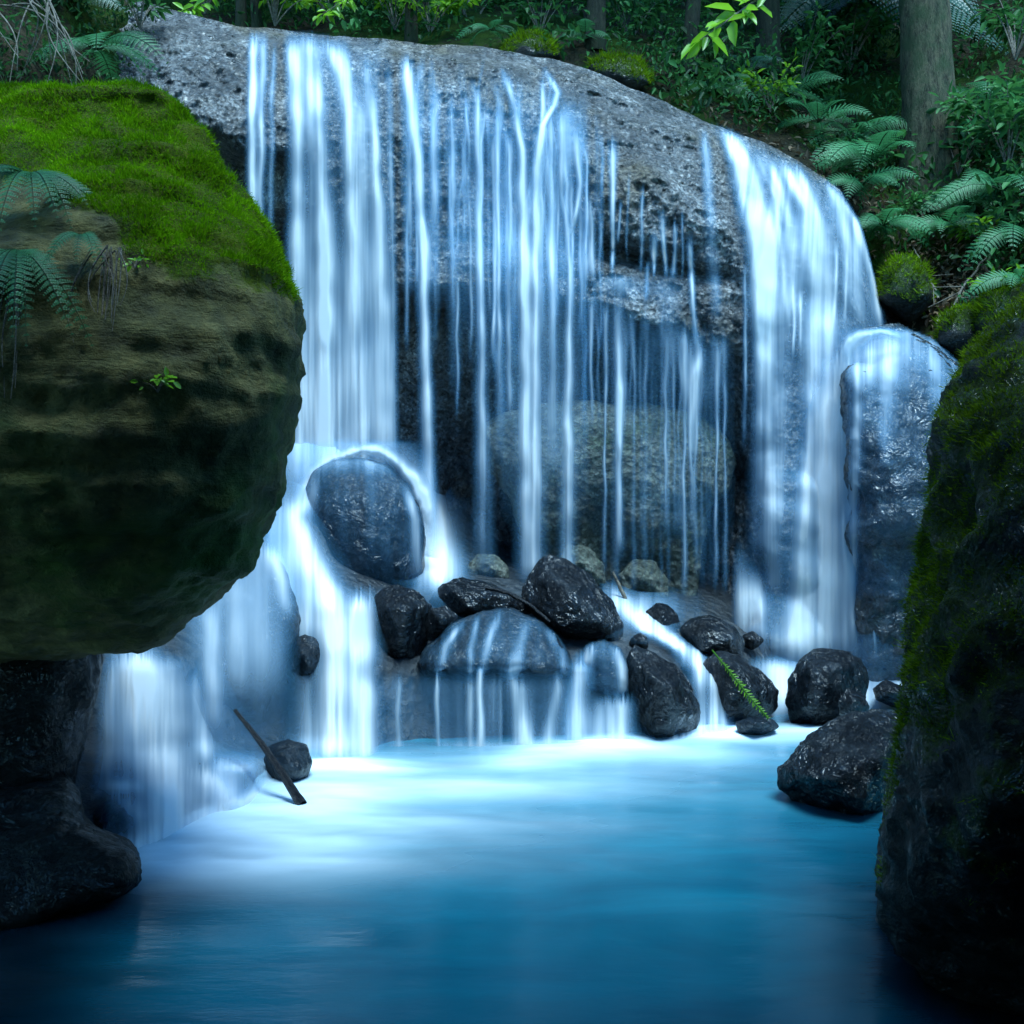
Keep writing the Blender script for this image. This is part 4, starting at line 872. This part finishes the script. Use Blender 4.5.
# ferns of the left bank and boulder
fern('blue green fern on the dark bank above the mossy boulder', 96, 62, 8.4, 9, .72, M['fern'], 10, .55, .85, tint=.3)
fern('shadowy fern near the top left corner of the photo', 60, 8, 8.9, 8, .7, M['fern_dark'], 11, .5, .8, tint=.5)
fern('drooping fern clump rooted on the upper left of the huge mossy boulder', 30, 178, 3.62, 10, .33, M['fern'], 12, .35, .95, azr=(math.radians(195), math.radians(375)), tint=.3, width=.17, npin=17)
fern('drooping fern with bluish fronds lower on the huge mossy boulder', 16, 250, 3.42, 9, .36, M['fern'], 13, -.1, .95, azr=(math.radians(205), math.radians(350)), tint=.25, width=.17, npin=17)
fern('small fern at the mossy edge of the huge boulder', 82, 236, 3.44, 5, .16, M['fern'], 14, .3, 1.1, azr=(math.radians(190), math.radians(360)), tint=.2, width=.2, npin=14)
def dead(label, u, v, d, L, seed, n=14):
    rng = np.random.default_rng(seed); b = P(u, v, d); it = []
    for k in range(n):
        t = np.linspace(0, 1, 10)[:, None]; o = rng.normal(size=3) * [.025, .01, .01]
        p = o + np.array([0, -.05, 0]) * t + np.array([0, 0, -1]) * L * rng.uniform(.5, 1) * t + rng.normal(size=3) * [.03, .012, 0] * np.sin(t * 2.5)
        it.append((p, .0035 * rng.uniform(.5, 1.2) * (1 - .6 * t[:, 0]), 4))
    add('dead_fronds', tubes('dead_fronds', it, M['twig']).data, None, b, label, 'dead fern')
    bpy.data.objects.remove([o for o in bpy.data.objects if o.name.startswith('dead_fronds') and 'label' not in o][0])
dead('tuft of dry brown fronds hanging down the face of the huge mossy boulder', 108, 250, 3.42, .34, 3, 16)
dead('dry brown fronds trailing at the left edge of the huge boulder', 8, 285, 3.36, .4, 4, 14)
shrub('small leafy sprig growing from the bare face of the huge boulder', 158, 392, 3.40, .05, .06, 5, 26, .035, M['leaf'], 21, .6, 'sprig', None, 'sprig')
shrub('sprig of green leaves on the moss edge of the huge boulder', 135, 268, 3.42, .04, .05, 4, 18, .026, M['leaf'], 22, .5, 'sprig', None, 'sprig')

# leafy shrubs
SH = [('bright leafy shrub behind the tall left end of the ledge', 205, 14, 12.2, .9, .7, 9, 300, .11, 'leaf', .6), ('bright leafy shrub behind the thick white curtain', 330, 22, 12.0, .8, .8, 9, 320, .11, 'leaf', .5),
      ('bushy shrub with lit leaves behind the single bright strand', 395, 30, 12.0, .8, .7, 9, 300, .12, 'leaf', .45), ('dim shrub behind the middle of the ledge', 470, 34, 12.3, .8, .8, 8, 240, .10, 'leaf_dark', .6),
      ('dim shrub on the slope right of the two mossy crest stones', 668, 58, 11.6, .5, .5, 8, 200, .09, 'leaf_dark', .6), ('low leafy plant behind the fanned curtain', 770, 112, 10.9, .45, .45, 8, 180, .10, 'leaf', .35),
      ('upright leafy shrub at the right edge above the bank', 1008, 170, 9.9, .8, .5, 9, 200, .16, 'leaf_dark', .8), ('broad leaved plant on the bank right of the trunk', 958, 176, 10.4, .5, .45, 8, 150, .14, 'fern', .3),
      ('low green seedling below the fern on the right bank', 985, 246, 9.7, .25, .35, 7, 110, .10, 'leaf', .3), ('weedy plant at the foot of the thick tree trunk', 905, 222, 10.2, .25, .35, 7, 120, .09, 'leaf_dark', .9),
      ('leafy plant at the right edge over the tall dark boulder', 1010, 300, 8.6, .25, .3, 7, 90, .09, 'leaf', .3), ('dark shrub in the top right corner', 1015, 60, 10.8, .9, .6, 9, 220, .15, 'leaf_dark', .6),
      ('little plant on the bank left of the thick tree trunk', 880, 240, 10.1, .2, .3, 6, 90, .08, 'leaf_dark', .8), ('pale leafed plant below the big teal fern', 838, 158, 10.7, .3, .3, 7, 110, .09, 'fern', .2),
      ('dark glossy shrub on the left bank beside the rock ledge', 140, 30, 9.0, .5, .4, 8, 160, .10, 'leaf_dark', .4)]
for i, (lb, u, v, d, h, r, nb, nl, lf, mt, ti) in enumerate(SH):
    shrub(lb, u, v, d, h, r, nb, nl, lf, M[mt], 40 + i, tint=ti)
# overhanging branch with large bright leaves
def branch(label, pts, leaf, n, mat, seed, tint):
    rng = np.random.default_rng(seed); p = np.array([P(*q) for q in pts]); b = p[0].copy(); p = p - b
    t = np.linspace(0, 1, 24); tt = np.linspace(0, 1, len(p)); p = np.stack([np.interp(t, tt, p[:, k]) for k in range(3)], -1)
    root = empty('branch', b, label, 'branch'); tubes('stem', [(p, np.linspace(.014, .004, 24), 6)], M['twig'], root)
    s = rng.uniform(.35, 1, n); c = np.stack([np.interp(s, t, p[:, k]) for k in range(3)], -1); lv = Leaves()
    dr = rng.normal(size=(n, 3)) * [1, .5, .5] + [0, -.1, -.55]
    lv.put(c + unit(dr) * .03, dr, rng.normal(size=(n, 3)) * .4 + [0, -.7, .8], leaf * rng.uniform(.6, 1.1, n), .42, tint + rng.normal(size=n) * .2)
    lv.build('foliage', mat, root)
branch('overhanging branch with large bright green leaves above the bare part of the ledge', [(820, -60, 8.2), (770, -10, 8.0), (735, 15, 7.9), (700, 40, 7.8)], .24, 26, M['leaf'], 5, .65)
branch('leafy branch dipping into the photo behind the tall left end of the ledge', [(300, -90, 10.4), (250, -40, 10.5), (205, 0, 10.6), (185, 12, 10.6)], .15, 44, M['leaf'], 6, .7)
branch('leafy branch hanging in front of the slim trunks behind the curtain', [(420, -70, 10.6), (380, -30, 10.6), (345, 0, 10.7), (320, 16, 10.7)], .15, 44, M['leaf'], 7, .6)

# trees
def tree(label, u, v, d, r, H, seed, crown=1800, cr=2.2, lean=0.0, leaf=.22):
    if r < .25: d = float(Dh(u, v)) - .25; r *= .62
    rng = np.random.default_rng(seed); b = P(u, v, d); root = empty('tree', b, label, 'tree', 'trees behind the falls')
    t = np.linspace(0, 1, 40); z = t * H
    p = np.stack([lean * z + .05 * np.sin(z * .9 + seed), .04 * np.cos(z * .7 + seed), z - .15], -1)
    k = 28; V, f = tube(p, r * (1 - .5 * t) * (1 + .35 * np.exp(-z / .35)), k)
    a = fbm(V, 7 / max(r * 4, .4), 3) * r * .09 + fbm(V * [1, 1, .22], 20, 3, .5, True) * r * .07
    cx = np.repeat(p, k, 0); V = V + unit(V - cx) * a[:, None]
    add('trunk', new_mesh('trunk', V, [f], M['bark'] if r > .2 else M['bark_dark']), root)
    lv = Leaves(); nb = 16; it = []
    for j in range(nb):
        az = rng.uniform(0, 6.28); zz0 = H * rng.uniform(.55, .98); L = cr * rng.uniform(.5, 1)
        tt = np.linspace(0, 1, 8)[:, None]; s0 = np.array([np.interp(zz0, z, p[:, 0]), np.interp(zz0, z, p[:, 1]), zz0])
        q = s0 + np.array([math.cos(az), math.sin(az), .3]) * L * tt + np.array([0, 0, .25 * L]) * np.sin(tt * 2)
        it.append((q, np.linspace(r * .22, .012, 8), 6)); n = crown // nb
        s = rng.uniform(.3, 1, n); c = np.stack([np.interp(s, tt[:, 0], q[:, i]) for i in range(3)], -1) + rng.normal(size=(n, 3)) * cr * .17
        lv.put(c, rng.normal(size=(n, 3)) - [0, 0, .4], rng.normal(size=(n, 3)) * .5 + [0, 0, 1], leaf * rng.uniform(.6, 1.2, n), .45, rng.uniform(.1, .9, n))
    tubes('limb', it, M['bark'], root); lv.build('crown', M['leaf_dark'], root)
for i, (lb, u, v, d, L, mt, ti) in enumerate([
    ('teal fern low on the bank between the trunk and the right curtain', 884, 236, 10.0, .6, 'fern', .55), ('fern under the leafy shrub at the right edge', 1000, 200, 9.9, .75, 'fern', .6),
    ('fern with pale fronds above the leaf litter on the right bank', 948, 236, 10.0, .5, 'fern', .75), ('fern behind the large teal fern, half hidden by it', 855, 148, 11.2, .85, 'fern', .4),
    ('fern on the slope above the fanned curtain', 788, 106, 11.4, .8, 'fern', .3), ('shaded fern right of the trunk, high on the slope', 985, 120, 11.2, .9, 'fern', .25),
    ('shaded fern on the slope below the overhanging bright branch', 715, 100, 11.0, .6, 'fern', .25), ('fern at the right edge just over the tall dark boulder', 1020, 292, 8.7, .5, 'fern', .5)]):
    fern(lb, u, v, d, 9, L, M[mt], 70 + i, .65, .75, tint=ti)
for i, (lb, u, v, d, h, r, nb, nl, lf, mt, ti) in enumerate([
    ('tall leafy shrub behind the gap between the two left falls', 275, 26, 11.6, .8, .6, 10, 420, .12, 'leaf', .7), ('leafy shrub behind the single bright strand, lit from above', 430, 34, 11.4, .6, .6, 10, 360, .12, 'leaf', .55),
    ('leafy shrub above the rounded mossy crest stone', 540, 36, 11.6, .7, .6, 10, 320, .10, 'leaf_dark', .9), ('leafy shrub behind the low mossy crest stone', 630, 44, 11.8, .7, .6, 10, 300, .11, 'leaf_dark', .9),
    ('green shrub on the slope left of the large teal fern', 800, 92, 11.6, .7, .55, 10, 300, .11, 'leaf_dark', .9), ('leafy shrub high on the slope left of the thick trunk', 850, 70, 12.4, .9, .7, 10, 320, .13, 'leaf_dark', .8),
    ('dense shrub right of the thick trunk at mid height', 985, 150, 10.4, .7, .5, 10, 320, .13, 'leaf_dark', 1.0)]):
    shrub(lb, u, v, d, h, r, nb, nl, lf, M[mt], 90 + i, tint=ti)
tree('thick grey barked tree standing among ferns on the right bank', 925, 205, 10.8, .27, 9, 1, 3200, 2.6, -.012)
tree('slim dark tree behind the tall left end of the ledge', 238, 24, 14.5, .09, 6, 2, 2600, 2.3, .02)
tree('slim pale tree just right of the leftmost slim tree', 258, 24, 15.5, .085, 6, 3, 2600, 2.3, -.03)
tree('slender dark tree behind the single bright strand', 415, 36, 13.6, .10, 6, 4, 2600, 2.3, .01)
tree('dark tree behind the two mossy crest stones', 600, 40, 13.2, .15, 7, 5, 3000, 2.5, .0)
tree('dark tree in the shade left of the overhanging bright branch', 690, 60, 13.4, .12, 7, 6, 3000, 2.5, .03)
tree('shadowy tree directly behind the overhanging bright branch', 765, 60, 13.4, .2, 8, 7, 3200, 2.7, -.01)

# undergrowth that reads as one mass
rng = np.random.default_rng(9); lv = Leaves()
NC = 2600
u = rng.uniform(150, 1060, NC); top = np.where(u < 880, lip(u) + 4, np.interp(u, [880, 960, 1060], [250, 330, 300])); v = top - rng.uniform(0, 1, NC) ** .9 * (top + 190)
keep = fbm(np.stack([u / 70, v / 55, 0 * u], -1), 1, 3) > -.15; u, v = u[keep], v[keep]
d = Dh(u, v); c = P(u, v, d - .05)
for i in range(len(c)):
    if 860 < u[i] < 990 and 215 < v[i] < 340 and rng.uniform() < .8: continue
    n = 26; s = rng.uniform(.14, .34); q = c[i] + rng.normal(size=(n, 3)) * [s, s * .6, s * .7] + [0, -.1, s * .7]
    lf = rng.choice([.06, .09, .13])
    lv.put(q, rng.normal(size=(n, 3)) - [0, .2, .3], rng.normal(size=(n, 3)) * .5 + [0, -.3, 1], lf * rng.uniform(.6, 1.2, n), rng.choice([.3, .5]), rng.choice([-.1, .1, .3, .8]) + rng.normal(size=n) * .2)
for i in range(170):
    a, b_ = rng.uniform(-30, 150), rng.uniform(-120, 100); c1 = P(a, b_, Dlb(a, b_) - .05); n = 24; sg = rng.uniform(.08, .2)
    lv.put(c1 + rng.normal(size=(n, 3)) * sg + [0, -.05, .05], rng.normal(size=(n, 3)) - [0, .2, .3], rng.normal(size=(n, 3)) * .5 + [0, -.3, 1], rng.choice([.04, .07]) * rng.uniform(.6, 1.2, n), .4, rng.uniform(-.2, .3) + rng.normal(size=n) * .15)
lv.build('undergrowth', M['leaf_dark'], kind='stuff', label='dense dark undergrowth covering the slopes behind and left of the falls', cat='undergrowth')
lv = Leaves(); n = 2600
u = np.concatenate([rng.normal(945, 45, n // 2), rng.uniform(640, 1050, n - n // 2)]); v = np.concatenate([rng.normal(275, 34, n // 2), lip(np.minimum(u[n // 2:], 850)) - rng.uniform(0, 60, n - n // 2)])
c = P(u, v, Dh(u, v) - .03)
lv.put(c, rng.normal(size=(n, 3)), rng.normal(size=(n, 3)) * .5 + [0, -.4, 1], rng.uniform(.04, .11, n), .4, rng.uniform(0, 1, n))
lv.build('leaf_litter', M['litter'], kind='stuff', label='brown fallen leaves scattered over the right bank', cat='leaf litter')

def stick(label, pts, r0, r1, mat, cat='stick', name='stick', wob=.01, seed=0, side=0):
    rng = np.random.default_rng(seed); p = np.array([P(*q) for q in pts]); b = p[0].copy(); p = p - b
    t = np.linspace(0, 1, 24); tt = np.linspace(0, 1, len(p)); q = np.stack([np.interp(t, tt, p[:, k]) for k in range(3)], -1)
    q += np.stack([fbm(np.stack([t * 3 + seed, 0 * t + k, 0 * t], -1), 1, 3) for k in range(3)], -1) * wob
    it = [(q, np.linspace(r0, r1, 24) * (1 + .15 * rng.normal(size=24) * .5), 8)]
    for k in range(side):
        i = rng.integers(6, 20); e = q[i] + rng.normal(size=3) * .16; it.append((np.linspace(q[i], e, 6), np.linspace(r1, r1 * .4, 6), 5))
    o = tubes(name, it, mat, None, loc=b, label=label, cat=cat); return o
stick('straight black wet stick leaning out of the pool at the left', [(235, 710, 5.75), (268, 752, 5.55), (302, 805, 5.35)], .011, .028, M['wetwood'], seed=1, wob=.005)
stick('pale thin snag poking up behind the sharp pyramid boulder', [(631, 612, 8.5), (622, 592, 8.5), (613, 572, 8.5)], .022, .012, M['twig'], seed=2)
stick('dark forked stick lying over the long low rock', [(486, 588, 7.55), (510, 594, 7.5), (532, 606, 7.45), (550, 622, 7.4)], .016, .012, M['wetwood'], seed=3, side=1)
stick('pale bent branch fallen on the right bank', [(950, 348, 8.9), (938, 325, 9.0), (955, 300, 9.2), (975, 272, 9.4), (988, 258, 9.5)], .016, .008, M['twig'], seed=4, side=4, wob=.06)
stick('thin dead branch lying up the slope below the trunk', [(940, 300, 9.3), (928, 275, 9.6), (912, 248, 9.9)], .012, .006, M['twig'], seed=5, side=4, wob=.06)
stick('thin fallen branch on the mossy slope behind the ledge', [(660, 58, 11), (690, 40, 11.5), (720, 20, 12)], .02, .008, M['twig'], seed=6, side=4, wob=.1)
# tangle of hanging roots, upper left
rng = np.random.default_rng(12); it = []; b = P(20, 0, 7.6)
for k in range(16):
    a = P(rng.uniform(-30, 60), rng.uniform(-60, 10), 7.5 + rng.uniform(-.3, .3)); e = P(rng.uniform(0, 95), rng.uniform(55, 100), 7.3 + rng.uniform(-.3, .3))
    t = np.linspace(0, 1, 16)[:, None]; q = a * (1 - t) + e * t + np.sin(t * math.pi) * np.array([rng.uniform(-.15, .25), -.1, rng.uniform(-.05, .2)])
    it.append((q - b, np.linspace(.008, .003, 16), 5))
tubes('root_tangle', it, M['twig'], None, loc=b, label='tangle of thin bare roots hanging over the dark bank at upper left', cat='roots')
# green twig on the wedge rock
p = np.array([P(712, 650, 7.15), P(730, 672, 7.1), P(748, 695, 7.05), P(768, 718, 7.0)]); b = p[0].copy()
root = empty('fern_twig', b, 'light green fern twig lying down the face of the low dark wedge rock', 'twig')
t = np.linspace(0, 1, 20); q = np.stack([np.interp(t, np.linspace(0, 1, 4), (p - b)[:, k]) for k in range(3)], -1); tubes('stem', [(q, .006, 5)], M['leaf'], root)
lv = Leaves(); rng = np.random.default_rng(3)
for sg in (-1, 1):
    n = 26; s = np.linspace(.12, 1, n); c = np.stack([np.interp(s, t, q[:, k]) for k in range(3)], -1); dr = np.tile([.62, -.2, -.55], (n, 1)) + sg * np.array([.75, -.1, .6]) + rng.normal(size=(n, 3)) * .2
    lv.put(c, dr, np.tile([0, -1, .3], (n, 1)), .045 * np.sin(s * 2.6 + .3) * (.35 + .65 * s) + .01, .26, rng.uniform(.6, 1, n))
lv.build('foliage', M['leaf'], root)
# mossy stones on the crest and bank
for i, (lb, ol, d, fr) in enumerate([
    ('rounded mossy stone on the crest of the ledge, left of its lower neighbour', [(504, 52), (512, 40), (530, 34), (550, 42), (560, 56), (540, 66), (510, 64)], 10.5, [(530, 46, .3)]),
    ('low mossy stone on the crest of the ledge, right of the rounded one', [(590, 68), (602, 58), (622, 54), (642, 66), (654, 84), (630, 92), (596, 84)], 10.3, [(622, 66, .3)]),
    ('mossy mound beside the edge of the right curtain', [(880, 300), (884, 270), (905, 256), (925, 268), (935, 300), (910, 325)], 9.6, [(905, 275, .3)]),
    ('mossy mound above the tall wet boulder', [(935, 345), (945, 315), (965, 305), (990, 325), (1000, 350), (970, 365)], 9.0, [(962, 325, .3)]),
    ('mossy stone on the slope beside the fern and seedling', [(975, 330), (985, 290), (1010, 280), (1040, 300), (1045, 340), (1000, 350)], 8.7, [(1005, 300, .3)])]):
    o = relief_rock('mossy_stone', lb, ol, Cd(d), Cd(d - .35), M['mossrock_dark'], back=.4, vox=.03, amp=.03, fs=3, p=2.1, cat='stone', group='mossy stones on the banks', attr={'moss': lambda V, Nn: np.clip(.45 + .4 * Nn[:, 2] + .3 * fbm(V, 4, 3), 0, 1)})
    moss_blades(o, 'moss', 2500, .035, M['mossdark'], .4, 30 + i)
# ------------------------------------------------------------------ light, camera
w = bpy.data.worlds.new('World'); SC.world = w; w.use_nodes = True
nt = w.node_tree; nt.nodes.clear()
sky = nt.nodes.new('ShaderNodeTexSky'); sky.sky_type = 'NISHITA'; sky.sun_disc = False
SUN_EL, SUN_AZ = math.radians(70), math.radians(160)
sky.sun_elevation = SUN_EL; sky.sun_rotation = SUN_AZ; sky.altitude = 900; sky.air_density = 1.4; sky.dust_density = 0.3; sky.ozone_density = 1.5
bg = nt.nodes.new('ShaderNodeBackground'); bg.inputs[1].default_value = 0.07
wo = nt.nodes.new('ShaderNodeOutputWorld'); wb = nt.nodes.new('ShaderNodeMix'); wb.data_type = 'RGBA'; wb.blend_type = 'MULTIPLY'; wb.inputs[0].default_value = 1.0; wb.inputs[7].default_value = (0.42, 0.93, 1.20, 1)
nt.links.new(sky.outputs[0], wb.inputs[6]); nt.links.new(wb.outputs[2], bg.inputs[0]); nt.links.new(bg.outputs[0], wo.inputs[0])
sl = bpy.data.lights.new('sun', 'SUN'); sl.energy = 1.5; sl.angle = math.radians(28); sl.color = (0.64, 0.89, 1.0)
so = bpy.data.objects.new('sun', sl); COL.objects.link(so)
sd = Vector((math.cos(SUN_EL) * math.sin(SUN_AZ), math.cos(SUN_EL) * math.cos(SUN_AZ), math.sin(SUN_EL)))
so.rotation_euler = sd.to_track_quat('Z', 'Y').to_euler()
cd = bpy.data.cameras.new('camera'); cd.sensor_width = 36; cd.lens = 36 * F / 1024; cd.clip_end = 500; cd.clip_start = 0.05
co = bpy.data.objects.new('camera', cd); COL.objects.link(co); co.location = (0, 0, CAMZ); co.rotation_euler = (math.radians(90), 0, 0)
SC.camera = co
SC.view_settings.view_transform = 'Standard'; SC.view_settings.look = 'None'; SC.view_settings.exposure = 2.55; SC.view_settings.gamma = 1
cy = SC.cycles; cy.use_denoising = True; cy.transparent_max_bounces = 24; cy.max_bounces = 8; cy.diffuse_bounces = 4; cy.volume_step_rate = 2.0; cy.volume_bounces = 1
